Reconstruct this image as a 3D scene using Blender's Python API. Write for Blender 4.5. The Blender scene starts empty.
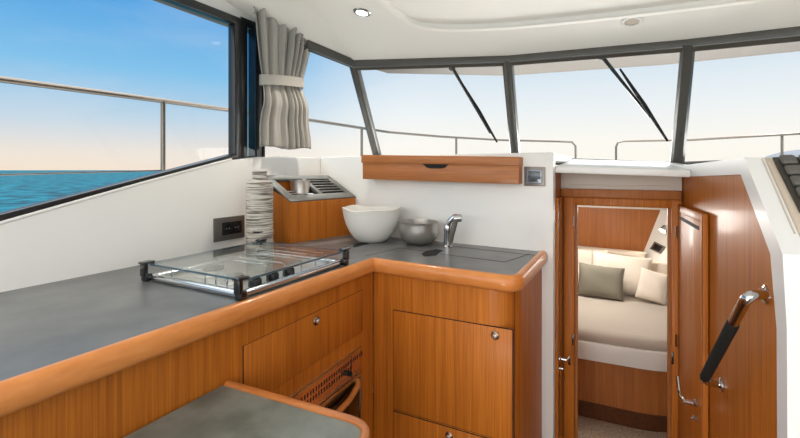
import bpy, bmesh, math, random
from mathutils import Vector as V, Matrix
random.seed(7)
C = bpy.context.scene.collection
PI = math.pi
# ------------------------------------------------------------------ camera model (used to place surfaces)
EYE = V((0, 0, 1.27)); F = 424.0; HZ = 170.0; TH = math.radians(28)
CT, ST = math.cos(TH), math.sin(TH)
def ray(u, v):
    a = (u - 400) / F; return V((a*CT - ST, a*ST + CT, (HZ - v) / F))
def onp(u, v, p0, n):            # ray meets plane
    d = ray(u, v); n = V(n); return EYE + d * ((V(p0) - EYE).dot(n) / d.dot(n))
def onX(u, v, x): return onp(u, v, (x, 0, 0), (1, 0, 0))
def onY(u, v, y): return onp(u, v, (0, y, 0), (0, 1, 0))
def onZ(u, v, z): return onp(u, v, (0, 0, z), (0, 0, 1))
def atD(u, v, d): return EYE + ray(u, v) * d
def lin(c):
    return tuple(((x/255)/12.92 if x/255 <= .04045 else ((x/255+.055)/1.055)**2.4) for x in c) + (1,)
# ------------------------------------------------------------------ materials
def mat(name, col=(200,200,200), rough=.5, metal=0, coat=0, bump=None, var=None, emit=None, coatr=.1, trans=0, sheen=0):
    m = bpy.data.materials.new(name); m.use_nodes = True
    nt = m.node_tree; b = nt.nodes['Principled BSDF']
    b.inputs['Base Color'].default_value = lin(col); b.inputs['Roughness'].default_value = rough
    b.inputs['Metallic'].default_value = metal; b.inputs['Coat Weight'].default_value = coat
    b.inputs['Coat Roughness'].default_value = coatr
    if sheen: b.inputs['Sheen Weight'].default_value = sheen
    tc = nt.nodes.new('ShaderNodeTexCoord')
    if var:       # (scale xyz, other colour, detail)
        mp = nt.nodes.new('ShaderNodeMapping'); mp.inputs['Scale'].default_value = var[0]
        nt.links.new(tc.outputs['Object'], mp.inputs[0])
        n = nt.nodes.new('ShaderNodeTexNoise'); n.inputs['Scale'].default_value = 1; n.inputs['Detail'].default_value = var[2]
        nt.links.new(mp.outputs[0], n.inputs['Vector'])
        r = nt.nodes.new('ShaderNodeValToRGB'); r.color_ramp.elements[0].position = .34; r.color_ramp.elements[1].position = .66
        r.color_ramp.elements[0].color = lin(var[1]); r.color_ramp.elements[1].color = lin(col)
        nt.links.new(n.outputs['Fac'], r.inputs[0]); nt.links.new(r.outputs[0], b.inputs['Base Color'])
    if bump:      # (scale xyz, strength, distance)
        mp = nt.nodes.new('ShaderNodeMapping'); mp.inputs['Scale'].default_value = bump[0]
        nt.links.new(tc.outputs['Object'], mp.inputs[0])
        n = nt.nodes.new('ShaderNodeTexNoise'); n.inputs['Scale'].default_value = 1; n.inputs['Detail'].default_value = 4
        nt.links.new(mp.outputs[0], n.inputs['Vector'])
        bp = nt.nodes.new('ShaderNodeBump'); bp.inputs['Strength'].default_value = bump[1]; bp.inputs['Distance'].default_value = bump[2]
        nt.links.new(n.outputs['Fac'], bp.inputs['Height']); nt.links.new(bp.outputs[0], b.inputs['Normal'])
    if emit:
        b.inputs['Emission Color'].default_value = lin(emit[0]); b.inputs['Emission Strength'].default_value = emit[1]
    return m
def glassmat(name, tint=(255,255,255), refl=1.0, f0=.015):
    m = bpy.data.materials.new(name); m.use_nodes = True; nt = m.node_tree; nt.nodes.clear()
    o = nt.nodes.new('ShaderNodeOutputMaterial'); t = nt.nodes.new('ShaderNodeBsdfTransparent'); g = nt.nodes.new('ShaderNodeBsdfGlossy')
    t.inputs[0].default_value = lin(tint); g.inputs['Roughness'].default_value = .02; g.inputs[0].default_value = (refl, refl, refl, 1)
    lw = nt.nodes.new('ShaderNodeLayerWeight'); lw.inputs[0].default_value = .5
    pw = nt.nodes.new('ShaderNodeMath'); pw.operation = 'POWER'; pw.inputs[1].default_value = 5; nt.links.new(lw.outputs['Facing'], pw.inputs[0])
    f = nt.nodes.new('ShaderNodeMath'); f.operation = 'MULTIPLY_ADD'; f.inputs[1].default_value = .85; f.inputs[2].default_value = f0; nt.links.new(pw.outputs[0], f.inputs[0])
    mx = nt.nodes.new('ShaderNodeMixShader')
    nt.links.new(f.outputs[0], mx.inputs[0]); nt.links.new(t.outputs[0], mx.inputs[1]); nt.links.new(g.outputs[0], mx.inputs[2])
    nt.links.new(mx.outputs[0], o.inputs[0]); return m
def woodmat(name, hi, lo, sc, rough=.32, coat=.35):
    """fine straight grain plus broad tone drift"""
    m = bpy.data.materials.new(name); m.use_nodes = True; nt = m.node_tree; b = nt.nodes['Principled BSDF']
    b.inputs['Roughness'].default_value = rough; b.inputs['Coat Weight'].default_value = coat; b.inputs['Coat Roughness'].default_value = .12; b.inputs['Specular IOR Level'].default_value = .3
    tc = nt.nodes.new('ShaderNodeTexCoord')
    def noise(s, det, lo_, hi_):
        mp = nt.nodes.new('ShaderNodeMapping'); mp.inputs['Scale'].default_value = s
        nt.links.new(tc.outputs['Object'], mp.inputs[0])
        n = nt.nodes.new('ShaderNodeTexNoise'); n.inputs['Scale'].default_value = 1; n.inputs['Detail'].default_value = det
        nt.links.new(mp.outputs[0], n.inputs['Vector'])
        mr = nt.nodes.new('ShaderNodeMapRange'); mr.inputs[1].default_value = lo_; mr.inputs[2].default_value = hi_
        nt.links.new(n.outputs['Fac'], mr.inputs[0]); return mr
    fine = noise(sc, 3, .3, .7); broad = noise(tuple(x*.16 for x in sc), 2, .3, .7)
    mx = nt.nodes.new('ShaderNodeMath'); mx.operation = 'MULTIPLY_ADD'; mx.inputs[1].default_value = .62
    ms = nt.nodes.new('ShaderNodeMath'); ms.operation = 'MULTIPLY'; ms.inputs[1].default_value = .38
    nt.links.new(broad.outputs[0], ms.inputs[0]); nt.links.new(fine.outputs[0], mx.inputs[0]); nt.links.new(ms.outputs[0], mx.inputs[2])
    mc = nt.nodes.new('ShaderNodeMix'); mc.data_type = 'RGBA'
    mc.inputs[6].default_value = lin(lo); mc.inputs[7].default_value = lin(hi)
    nt.links.new(mx.outputs[0], mc.inputs[0]); nt.links.new(mc.outputs[2], b.inputs['Base Color'])
    return m
M = {}
M['wood'] = woodmat('teak_veneer', (206,122,38), (150,80,18), (260,260,4), .48, .05)
M['wood_dark'] = woodmat('teak_veneer_deep', (182,114,58), (146,86,40), (240,240,4), .5, .05)
M['wood_h'] = woodmat('teak_across', (190,122,70), (154,94,50), (5,200,200), .4, .15)
M['nose'] = woodmat('solid_teak_edge', (226,148,80), (202,122,58), (14,14,60), .3, .35)
M['nose2'] = woodmat('fiddle_teak', (202,128,68), (172,100,48), (14,14,60), .3, .5)
M['white'] = mat('gelcoat_white', (236,235,231), .4, coat=.1)
M['cream'] = mat('gelcoat_cream', (205,190,172), .5)
M['ceil'] = mat('headliner', (250,246,238), .6, bump=((60,60,60), .05, .002))
M['greyw'] = mat('warm_grey_moulding', (206,196,184), .5)
M['top'] = mat('slate_laminate', (112,113,112), .32, var=((9,9,9), (92,94,94), 6), bump=((300,300,300), .08, .0005))
M['top2'] = mat('slate_laminate_table', (128,134,126), .42, var=((9,9,9), (94,99,92), 8))
M['black'] = mat('black_rubber', (10,10,11), .75)
M['blackg'] = mat('black_anodised', (22,23,24), .22, coat=.4)
M['frame'] = mat('window_frame_grey', (72,69,63), .35, coat=.3)
M['frameb'] = mat('window_frame_black', (13,14,16), .3, coat=.2)
M['steel'] = mat('polished_steel', (205,206,208), .14, 1)
M['bowlm'] = mat('satin_bowl_steel', (198,194,188), .28, .85, bump=((40,40,2), .15, .004))
M['knobm'] = mat('bronzed_steel', (150,128,108), .25, .9)
M['rail'] = mat('dark_rail_steel', (128,118,108), .3, .9)  # darker, slightly warm steel tone for the guard rails
M['steelb'] = mat('brushed_steel', (218,214,208), .33, .9, bump=((400,400,20), .05, .0005))
M['gap'] = mat('dark_gap_line', (38,20,10), .8)  # dark tone for door gap shade, seams and joints
M['sock'] = mat('socket_metal', (112,108,102), .4, .5)
M['sockb'] = mat('socket_insert', (26,26,27), .25)
M['glass'] = glassmat('window_glass', (246,249,250))
M['tint'] = glassmat('tinted_glass', (120,165,185))
M['lid'] = glassmat('hob_lid_glass', (244,248,248), 1.0, .04)
M['curtain'] = mat('curtain_linen', (172,168,160), .9, bump=((500,500,300), .25, .001), sheen=.2)
M['bowl'] = mat('matte_ceramic', (232,230,224), .55, bump=((14,14,22), .5, .006))
M['led'] = mat('lamp_lens', (255,255,255), .4, emit=((255,246,230), 6))
M['sheet'] = mat('bedspread', (188,178,166), .9, bump=((40,40,40), .35, .004), sheen=.2)
M['pgrey'] = mat('pillow_sage', (128,124,110), .9, bump=((350,350,350), .2, .001))
M['pwhite'] = mat('pillow_white', (232,222,208), .9, bump=((25,25,25), .3, .004))
M['pbeige'] = mat('pillow_beige', (200,186,170), .9, bump=((25,25,25), .3, .004))
M['carpet'] = mat('berber_carpet', (228,214,192), .95, var=((160,160,160), (165,148,126), 5), bump=((200,200,200), .8, .004))
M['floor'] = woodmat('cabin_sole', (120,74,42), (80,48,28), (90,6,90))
M['deck'] = mat('deck_gelcoat', (232,232,230), .5)
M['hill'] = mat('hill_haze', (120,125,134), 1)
M['switch'] = mat('switch_rubber', (92,90,84), .4)
M['switchp'] = mat('switch_plate', (60,57,50), .4, .3)
M['grip'] = mat('foam_grip', (20,24,20), .85, bump=((900,900,900), .3, .001))
M['ovenglass'] = mat('oven_glass', (10,9,8), .06, coat=.6)
M['display'] = mat('meter_display', (70,76,82), .15, coat=.5)
M['meterrim'] = mat('meter_rim', (150,158,172), .25, .3)
M['mirror'] = mat('mirror_polished', (220,215,208), .1, 1)
# bottle: ragged horizontal ridges
def bottlemat():
    m = mat('ribbed_stoneware', (214,208,198), .6); nt = m.node_tree; b = nt.nodes['Principled BSDF']
    tc = nt.nodes.new('ShaderNodeTexCoord'); mp = nt.nodes.new('ShaderNodeMapping'); mp.inputs['Scale'].default_value = (10,10,240)
    n = nt.nodes.new('ShaderNodeTexNoise'); n.inputs['Scale'].default_value = 1; n.inputs['Detail'].default_value = 3
    nt.links.new(tc.outputs['Object'], mp.inputs[0]); nt.links.new(mp.outputs[0], n.inputs['Vector'])
    r = nt.nodes.new('ShaderNodeValToRGB'); e = r.color_ramp.elements
    e[0].position = .40; e[0].color = lin((104,98,90)); e[1].position = .54; e[1].color = lin((206,200,190))
    nt.links.new(n.outputs['Fac'], r.inputs[0]); nt.links.new(r.outputs[0], b.inputs['Base Color'])
    bp = nt.nodes.new('ShaderNodeBump'); bp.inputs['Strength'].default_value = .8; bp.inputs['Distance'].default_value = .003
    nt.links.new(n.outputs['Fac'], bp.inputs['Height']); nt.links.new(bp.outputs[0], b.inputs['Normal']); return m
M['bottle'] = bottlemat()
def seamat():
    m = mat('sea_water', (10,92,118), .6); nt = m.node_tree; b = nt.nodes['Principled BSDF']
    tc = nt.nodes.new('ShaderNodeTexCoord')
    def nz(s, det):
        mp = nt.nodes.new('ShaderNodeMapping'); mp.inputs['Scale'].default_value = s
        n = nt.nodes.new('ShaderNodeTexNoise'); n.inputs['Scale'].default_value = 1; n.inputs['Detail'].default_value = det
        nt.links.new(tc.outputs['Object'], mp.inputs[0]); nt.links.new(mp.outputs[0], n.inputs['Vector']); return n
    a = nz((.55,.55,.55), 8); r = nt.nodes.new('ShaderNodeValToRGB'); e = r.color_ramp.elements
    e[0].position = .38; e[0].color = lin((0,44,62)); e[1].position = .66; e[1].color = lin((8,112,132))
    nt.links.new(a.outputs['Fac'], r.inputs[0]); nt.links.new(r.outputs[0], b.inputs['Base Color'])
    bp = nt.nodes.new('ShaderNodeBump'); bp.inputs['Strength'].default_value = .6; bp.inputs['Distance'].default_value = .3
    nt.links.new(a.outputs['Fac'], bp.inputs['Height']); nt.links.new(bp.outputs[0], b.inputs['Normal'])
    b.inputs['Specular IOR Level'].default_value = .08; return m
M['sea'] = seamat()
# ------------------------------------------------------------------ mesh helpers
WL = {}          # world location of every object
def NB(): return bmesh.new()
def merge(bm, t):
    me = bpy.data.meshes.new('t'); t.to_mesh(me); t.free(); bm.from_mesh(me); bpy.data.meshes.remove(me)
def hull(bm, pts, faces, bev=0, seg=2):
    t = bmesh.new(); vs = [t.verts.new(p) for p in pts]
    for f in faces: t.faces.new([vs[i] for i in f])
    bmesh.ops.recalc_face_normals(t, faces=t.faces)
    if bev: bmesh.ops.bevel(t, geom=list(t.edges), offset=bev, segments=seg, affect='EDGES', profile=.5)
    merge(bm, t); return bm
def prism(bm, pts, off, bev=0, seg=2):
    off = V(off); n = len(pts); P = [V(p) for p in pts] + [V(p)+off for p in pts]
    fs = [list(range(n)), [n+i for i in range(n)][::-1]] + [[i, (i+1)%n, n+(i+1)%n, n+i] for i in range(n)]
    return hull(bm, P, fs, bev, seg)
def box(bm, x0, x1, y0, y1, z0, z1, bev=0, seg=2):
    return prism(bm, [(x0,y0,z0),(x1,y0,z0),(x1,y1,z0),(x0,y1,z0)], (0,0,z1-z0), bev, seg)
def plan(bm, pts, z0, z1, bev=0, seg=2):
    return prism(bm, [(p[0],p[1],z0) for p in pts], (0,0,z1-z0), bev, seg)
def loft(bm, rings, closed_ring=True, caps=True, closed_path=False):
    t = bmesh.new(); R = [[t.verts.new(p) for p in r] for r in rings]; n = len(R[0])
    m = len(R) if closed_path else len(R)-1
    for i in range(m):
        a, b = R[i], R[(i+1) % len(R)]
        for j in range(n if closed_ring else n-1):
            k = (j+1) % n; t.faces.new([a[j], a[k], b[k], b[j]])
    if caps and closed_ring and not closed_path:
        t.faces.new(R[0][::-1]); t.faces.new(R[-1])
    bmesh.ops.recalc_face_normals(t, faces=t.faces); merge(bm, t); return bm
def lathe(bm, prof, c, n=40, axis=None, caps=True):
    c = V(c); rings = []
    q = V((0,0,1)).rotation_difference(V(axis)) if axis is not None else None
    for r, z in prof:
        ring = []
        for i in range(n):
            a = 2*PI*i/n; p = V((r*math.cos(a), r*math.sin(a), z)); ring.append(c + (q @ p if q else p))
        rings.append(ring)
    return loft(bm, rings, True, caps)
def tube(bm, pts, r, n=10, closed=False):
    pts = [V(p) for p in pts]; rings = []; N = len(pts); up = None
    for i, p in enumerate(pts):
        a = pts[(i-1) % N] if (closed or i > 0) else p; b = pts[(i+1) % N] if (closed or i < N-1) else p
        t = (b-a).normalized()
        if up is None:
            up = t.orthogonal().normalized()
        up = (up - t*up.dot(t)).normalized(); s = t.cross(up)
        rr = r[i] if isinstance(r, (list, tuple)) else r
        rings.append([p + (up*math.cos(2*PI*k/n) + s*math.sin(2*PI*k/n))*rr for k in range(n)])
    return loft(bm, rings, True, not closed, closed)
def sweep(bm, path, prof, N=(0,0,1), closed=False):
    """prof (a,b): a sideways (right of travel seen with N up), b along N; mitred"""
    P = [V(p) for p in path]; N = V(N).normalized(); n = len(P); rings = []
    for i in range(n):
        t1 = (P[i]-P[i-1]) if (closed or i > 0) else (P[1]-P[0]); t2 = (P[(i+1) % n]-P[i]) if (closed or i < n-1) else t1
        t1 = (t1 - N*t1.dot(N)).normalized(); t2 = (t2 - N*t2.dot(N)).normalized()
        s1 = t1.cross(N); s2 = t2.cross(N); s = (s1+s2).normalized(); k = 1/max(.3, s.dot(s1))
        rings.append([P[i] + s*(a*k) + N*b for a, b in prof])
    return loft(bm, rings, True, True, closed)
def rrect(a0, a1, b0, b1, r, k=4):
    out = []
    for cx, cy, s in ((a1-r,b1-r,0),(a0+r,b1-r,1),(a0+r,b0+r,2),(a1-r,b0+r,3)):
        for i in range(k+1):
            t = (s + i/k)*PI/2; out.append((cx+r*math.cos(t), cy+r*math.sin(t)))
    return out
def fillet(pts, r, k=5, closed=False):
    P = [V(p) for p in pts]; out = []; n = len(P)
    for i in range(n):
        if not closed and i in (0, n-1): out.append(P[i]); continue
        p, a, b = P[i], P[i-1], P[(i+1) % n]
        rr = r[i] if isinstance(r, (list, tuple)) else r
        if rr <= 0: out.append(p); continue
        da = (a-p).normalized(); db = (b-p).normalized()
        s = min(rr, (a-p).length*.45, (b-p).length*.45)
        A, B = p+da*s, p+db*s
        for j in range(k+1):
            t = j/k; out.append(A*(1-t)**2 + p*2*t*(1-t) + B*t*t)
    return out
def obj(name, bm, m, parent=None, smooth=35, origin=None, label=None):
    me = bpy.data.meshes.new(name)
    bmesh.ops.remove_doubles(bm, verts=bm.verts, dist=1e-6)
    bm.to_mesh(me); bm.free()
    if parent is None:
        if origin is None:
            xs = [v.co for v in me.vertices]
            lo = [min(c[i] for c in xs) for i in range(3)]; hi = [max(c[i] for c in xs) for i in range(3)]
            origin = V(((lo[0]+hi[0])/2, (lo[1]+hi[1])/2, lo[2]))
        base = V(origin)
    else: base = WL[parent.name]
    for v in me.vertices: v.co -= base
    o = bpy.data.objects.new(name, me); C.objects.link(o); me.materials.append(M[m] if isinstance(m, str) else m)
    if smooth:
        me.shade_smooth(); me.set_sharp_from_angle(angle=math.radians(smooth))
    if parent is None: o.location = base
    else: o.parent = parent
    WL[o.name] = base
    if label: o['label'] = label
    return o
def thing(name, label, cat, loc, group=None):
    o = bpy.data.objects.new(name, None); C.objects.link(o); o.location = V(loc); o['label'] = label; o['category'] = cat
    o.empty_display_size = .05
    if group: o['group'] = group
    WL[o.name] = V(loc); return o
def tag(o, label, cat, group=None, kind=None):
    if label: o['label'] = label
    if cat: o['category'] = cat
    if group: o['group'] = group
    if kind: o['kind'] = kind
    return o
def struct(name, bm, m, parent=None, smooth=35, label=None):
    o = obj(name, bm, m, parent, smooth, label=label)
    if parent is None: o['kind'] = 'structure'; o['category'] = name.split('_')[0]
    return o
def copy_tree(o, parent=None, loc=None):
    c = o.copy(); C.objects.link(c); c.parent = parent
    if loc is not None: c.location = loc
    for ch in list(o.children): copy_tree(ch, c)
    return c
def quadplate(bm, corners, n, t0, t1, bev=0):
    n = V(n).normalized(); return prism(bm, [V(p)+n*t0 for p in corners], n*(t1-t0), bev)
def disc(bm, c, axis, r, h, n=24, bev=0):
    return lathe(bm, [(r-bev, h)] if False else [(r,0),(r,h-bev),(r-bev,h)], c, n, axis)
# ------------------------------------------------------------------ key geometry
ZC = .90
CX = -.285                     # port side of the companionway
A_b, A_t = V((-1.56,2.60,1.377)), V((-1.417,2.08,1.89))
B_b, B_t = V((-.62,2.75,1.36)), V((-.572,2.33,1.874))
C_b, C_t = V((.245,2.75,1.312)), V((.252,2.33,1.845))
D_b, D_t = V((1.12,2.5,1.345)), V((1.04,2.08,1.775))
Q_b, Q_t = V((-1.70,1.64,1.33)), V((-1.68,1.62,2.03))
# cabinet faces (plan lines)
P1a, P1b = V((-.978,.2,0)), V((-.93,1.51,0)); n1 = V((P1b.y-P1a.y, -(P1b.x-P1a.x), 0)).normalized()
P2a, P2b = V((-.93,1.51,0)), V((-.33,1.475,0)); n2 = V((P2b.y-P2a.y, -(P2b.x-P2a.x), 0)).normalized()
def f1(u, v): return onp(u, v, P1a, n1)
def f2(u, v): return onp(u, v, P2a, n2)
# ================================================================== SETTING
# ceiling surface
def lerp(a, b, t): return a+(b-a)*t
def pl(xs, x):
    if x <= xs[0][0]: return xs[0][1:]
    for a, b in zip(xs, xs[1:]):
        if x <= b[0]:
            t = (x-a[0])/(b[0]-a[0]); return tuple(lerp(p, q, t) for p, q in zip(a[1:], b[1:]))
    return xs[-1][1:]
FR = [(-1.72,1.60,2.045),(-1.68,1.64,2.045),(A_t.x-.01,A_t.y-.01,A_t.z+.026),(B_t.x,B_t.y-.01,B_t.z+.026),(C_t.x,C_t.y-.01,C_t.z+.026),(D_t.x,D_t.y-.01,D_t.z+.026),(1.35,1.6,1.90)]
TOPZ = [(-1.72,2.115),(-1.5,2.13),(-.9,2.04),(0,1.98),(.6,1.95),(1.35,1.92)]
def ceilz(x, y):
    yf, zf = pl(FR, x); zt = pl(TOPZ, x)[0]
    t = max(0, min(1, (y-(yf-.45))/.45)); return lerp(zt, zf, t*t)
def onceil(u, v, dz=0):
    d = ray(u, v); s = .5
    for i in range(4000):
        p = EYE + d*s
        if p.z >= ceilz(p.x, p.y)+dz: return p
        s += .001
    return p
bm = NB(); rows = []
xs = sorted(set([lerp(-1.72,1.35,i/40) for i in range(41)] + [p[0] for p in FR]))
for j in range(41):
    t = j/40; t = 1-(1-t)**1.6
    rows.append([V((x, lerp(-1.5, pl(FR,x)[0], t), ceilz(x, lerp(-1.5, pl(FR,x)[0], t)))) for x in xs])
loft(bm, rows, False, False)
t_ = bmesh.new(); t_.free()
bmesh.ops.recalc_face_normals(bm, faces=bm.faces)
ce = struct('ceiling', bm, 'ceil', smooth=60)
so = ce.modifiers.new('s', 'SOLIDIFY'); so.thickness = .025; so.offset = 0
# raised moulding of the headliner panel + thin edge trim + seam
def ceilpath(px, dz=0, dense=6):
    out = []
    P = fillet([(u, v, 0) for u, v in px], 26, 6)
    for a, b in zip(P, P[1:]):
        k = max(1, int((b-a).length/14))
        for i in range(k): q = a.lerp(b, i/k); out.append(onceil(q.x, q.y, dz))
    out.append(onceil(P[-1].x, P[-1].y, dz)); return out
bm = NB(); sweep(bm, ceilpath([(372,-8),(413,23),(455,26),(505,23.5),(570,17.5),(640,9.5),(760,-6)]), rrect(-.012,.034,-.030,.004,.010))
struct('trim_1', bm, 'ceil')
bm = NB(); sweep(bm, ceilpath([(372,-6),(412,25),(455,28.5),(505,26),(570,20),(640,12),(760,-4)]), rrect(-.003,.003,-.010,.002,.002,2)); struct('trim_18', bm, 'greyw')  # grey strip painted as the shadow along the moulding's lower edge
bm = NB(); sweep(bm, ceilpath([(314,33),(352,52),(372,58.5),(424,60.5),(506,52.5),(590,46),(683,33),(812,16)]), rrect(-.004,.004,-.004,.004,.002,2))
struct('trim_2', bm, 'white')
bm = NB(); tube(bm, [onceil(588.5, v, -.002) for v in (13,20,28,36,44,50)], .0018, 6); struct('trim_3', bm, 'greyw')
# port wall with window opening sill line
X0 = -1.67
wl = [(-1.6,.93),(-.1,.945),(.565,1.104),(1.0,1.216),(1.42,1.318),(1.60,1.338),(2.07,1.346),(2.13,1.347)]
bm = NB(); pts = [(X0, 2.13, -.3),(X0,-1.6,-.3)] + [(X0,y,z) for y,z in wl]
prism(bm, pts, (-.07,0,0), .004)
struct('wall_left', bm, 'white')
# wall above the port window
bm = NB(); prism(bm, [(-1.70,-1.6,2.02),(-1.70,1.66,2.02),(-1.70,1.66,2.12),(-1.70,-1.6,2.12)], (-.04,0,0)); struct('trim_4', bm, 'white')
# front wall behind the sink, with dash top to the windscreen
bm = NB(); plan(bm, [(X0,2.09),(CX,2.0),(CX,2.07),(X0,2.15)], -.3, 1.35, .006)
prism(bm, [(X0,2.07,1.35),(X0,2.15,1.30),(CX,2.05,1.30),(CX,2.02,1.35),(CX,2.80,1.35),(B_b.x,2.80,1.35),(A_b.x-.1,2.55,1.35)][:0] or [(X0-.01,2.10,1.345),(CX-.002,2.04,1.345),(CX,2.78,1.345),(B_b.x,2.80,1.345),(A_b.x-.08,2.53,1.345),(-1.735,1.75,1.345),(X0-.01,1.75,1.345)], (0,0,-.03), 0)
struct('wall_front', bm, 'white')
# dash shelf above the companionway (starboard of the sink wall)
bm = NB()
hull(bm, [(CX,2.05,1.288),(.232,2.05,1.270),(.19,2.75,1.315),(CX,2.75,1.335),(CX,2.05,1.257),(.232,2.05,1.240),(.19,2.75,1.24),(CX,2.75,1.26)],
     [(0,1,2,3),(4,5,6,7),(0,1,5,4),(1,2,6,5),(2,3,7,6),(3,0,4,7)], .006)
box(bm, .262, 1.34, 2.262, 2.76, 1.262, 1.288, .002)
struct('trim_5', bm, 'white')
bm = NB()   # demister slot line
for a, b in ((552,598),(602,668)):
    P = [onp(a, 163.2, (CX,2.05,1.288), (0,-.066,.70)), onp(b, 165.2, (CX,2.05,1.288), (0,-.066,.70))]
    tube(bm, [p+V((0,0,.001)) for p in P], .003, 6)
# floor
bm = NB(); plan(bm, [(-1.74,-1.6),(1.4,-1.6),(1.4,1.0),(CX,1.0),(CX,2.1),(-1.74,2.1)], -.04, 0); struct('floor', bm, 'floor')
bm = NB(); plan(bm, [(CX,1.0),(.34,1.0),(.34,2.3),(CX,2.3)], -.34, -.3); box(bm, CX,.34,.97,1.0,-.3,-.02); struct('floor', bm, 'floor')
bm = NB(); plan(bm, [(-1.1,2.3),(1.0,2.3),(1.0,4.4),(-1.1,4.4)], -.34, -.3); struct('floor', bm, 'carpet')
# starboard side (mostly out of frame)
bm = NB(); box(bm, 1.35,1.42,-1.6,2.15,-.3,1.2); box(bm, 1.35,1.42,-1.6,2.15,1.88,2.0); box(bm,1.35,1.42,1.3,1.5,1.2,1.9); struct('wall_right', bm, 'white')
# roof with visor
IN = [(-1.74,-1.6,2.07),(-1.74,1.64,2.07),(A_t.x-.04,A_t.y+.05,1.925),(B_t.x,B_t.y+.05,1.91),(C_t.x,C_t.y+.05,1.88),(D_t.x+.04,D_t.y+.05,1.81),(1.42,1.64,1.93),(1.42,-1.6,1.95)]
OUT = [(-1.87,-1.6,2.03),(-1.87,1.56,2.03),(-1.42,2.50,1.925),(-.72,2.93,1.92),(.2,3.08,1.92),(1.0,2.98,1.90),(1.65,1.7,1.93),(1.65,-1.6,1.95)]
def crv(L, k=8):
    return [V(p) for p in L[:1]] + fillet(L[1:-1], .5, k) + [V(L[-1])]
bm = NB(); vi = [bm.verts.new(p) for p in IN]; vo = [bm.verts.new(p) for p in OUT]; vt = [bm.verts.new((p[0]*.96,p[1]-.08 if p[1]>0 else p[1],2.24)) for p in OUT]
vo2 = [bm.verts.new((p[0],p[1],p[2]+.06)) for p in OUT]
for i in range(7):
    bm.faces.new([vi[i],vi[i+1],vo[i+1],vo[i]]); bm.faces.new([vo[i],vo[i+1],vo2[i+1],vo2[i]]); bm.faces.new([vo2[i],vo2[i+1],vt[i+1],vt[i]])
bm.faces.new(vt[::-1]); bmesh.ops.recalc_face_normals(bm, faces=bm.faces)
r = struct('roof', bm, mat('visor_taupe', (104,96,88), .6), smooth=30)
# ------------------------------------------------------------------ windows
def window(name, corners, w, t, fm, gm='glass', shift=0):
    c = [V(p) for p in corners]; nrm = (c[1]-c[0]).cross(c[-1]-c[0]).normalized()
    bm = NB(); sweep(bm, c, [(0,-t/2),(w,-t/2),(w,t/2),(0,t/2)], nrm, True)
    o = struct(name, bm, fm)
    mid = sum(c, V())/len(c)
    g = NB(); f = [g.verts.new(mid+(p-mid)*.985) for p in c]; g.faces.new(f)
    obj('pane', g, gm, o, smooth=0); return o
XW = -1.70
def W(u, v): return onX(u, v, XW)
# window 1: large port window, inner glass edge (232,158)-(232,29)...; sloping sill
wb = lambda y: 1.133 + (y-.575)*.244
pb = W(232,154.5); pt = W(233,26)
yF = pb.y
wc = [V((XW, -.12, wb(-.12))), V((XW, yF, pb.z)), V((XW, yF, 1.985)), V((XW, -.12, 1.985))]
# frame ring drawn outwards from the glass edge: corner order chosen so 'right of travel' points outwards
def ringwin(name, c, w, t, fm, gm='glass', frac=None):
    c = [V(p) for p in c]; nrm = (c[1]-c[0]).cross(c[2]-c[1]).normalized(); mid = sum(c, V())/len(c)
    s = (c[1]-c[0]).cross(nrm)
    if s.dot(mid-c[0]) > 0: nrm = -nrm
    bm = NB(); sweep(bm, c, rrect(-.004, w, -t/2, t/2, .006, 2), nrm, True)
    o = struct(name, bm, fm)
    g = NB(); g.faces.new([g.verts.new(p + (p-mid).normalized()*.004) for p in c])
    obj('pane', g, gm, o, smooth=0); return o
ringwin('window_1', wc, .036, .05, 'frameb')
bm = NB(); box(bm, XW-.03, XW+.006, yF+.03, 1.531, 1.30, 2.02, .004); struct('trim_15', bm, 'frameb')
# narrow tinted pane between the two dark mullions
c2 = [W(246.5,157), W(255,157), W(255,30), W(246.5,30)]
c2 = [V((XW, 1.535, 1.338)), V((XW, 1.598, 1.338)), V((XW, 1.598, 2.0)), V((XW, 1.535, 2.0))]
ringwin('window_2', c2, .038, .014, 'frameb', 'tint')
def shrink(c, d):
    mid = sum(c, V())/4; out = []
    for i in range(4):
        a = (c[i-1]-c[i]).normalized(); b = (c[(i+1) % 4]-c[i]).normalized(); out.append(c[i]+(a+b)*d)
    return out
fw = .024
for p_ in (A_b, B_b, C_b, D_b): p_.z -= .034
Q2b, Q2t = V((-1.80,1.66,1.300)), V((-1.665,1.66,2.01))
ringwin('window_3', shrink([Q2b, A_b, A_t, Q2t], fw), fw-.002, .03, 'frame')
bm = NB(); box(bm, -1.80, -1.69, 1.638, 1.654, 1.29, 2.03, .003); struct('trim_17', bm, 'frameb')
for i, (b0,b1,t1,t0) in enumerate(((A_b,B_b,B_t,A_t),(B_b,C_b,C_t,B_t),(C_b,D_b,D_t,C_t))):
    ringwin('window_%d' % (4+i), shrink([b0,b1,t1,t0], fw), fw-.002, .05, 'frame')
# mullion covers
for i, (b, t) in enumerate(((A_b,A_t),(B_b,B_t),(C_b,C_t),(D_b,D_t))):
    bm = NB(); tube(bm, [b+V((0,-.01,-.01)), t+V((0,-.01,.0))], {0:[.022,.020],1:[.028,.026],2:[.034,.030],3:[.03,.03]}[i], 10); struct('trim_%d' % (6+i), bm, 'frame')
bm = NB(); sweep(bm, [Q2t.lerp(A_t,.41), A_t, B_t, C_t, D_t], rrect(-.016,.022,-.020,.030,.005,2)); struct('trim_16', bm, 'frame')
# ledge below the port window
bm = NB(); prism(bm, [(XW-.03,y,z-.012) for y,z in wl[1:5]] , (0,0,.010)) if False else None
L = [(y,z) for y,z in wl if y > -.2 and y < 1.5]
sweep(bm, [(X0-.018,y,z+.004) for y,z in L], rrect(-.022,.02,-.006,.006,.005,2), (0,-.25,1)); struct('trim_10', bm, 'white')
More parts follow.
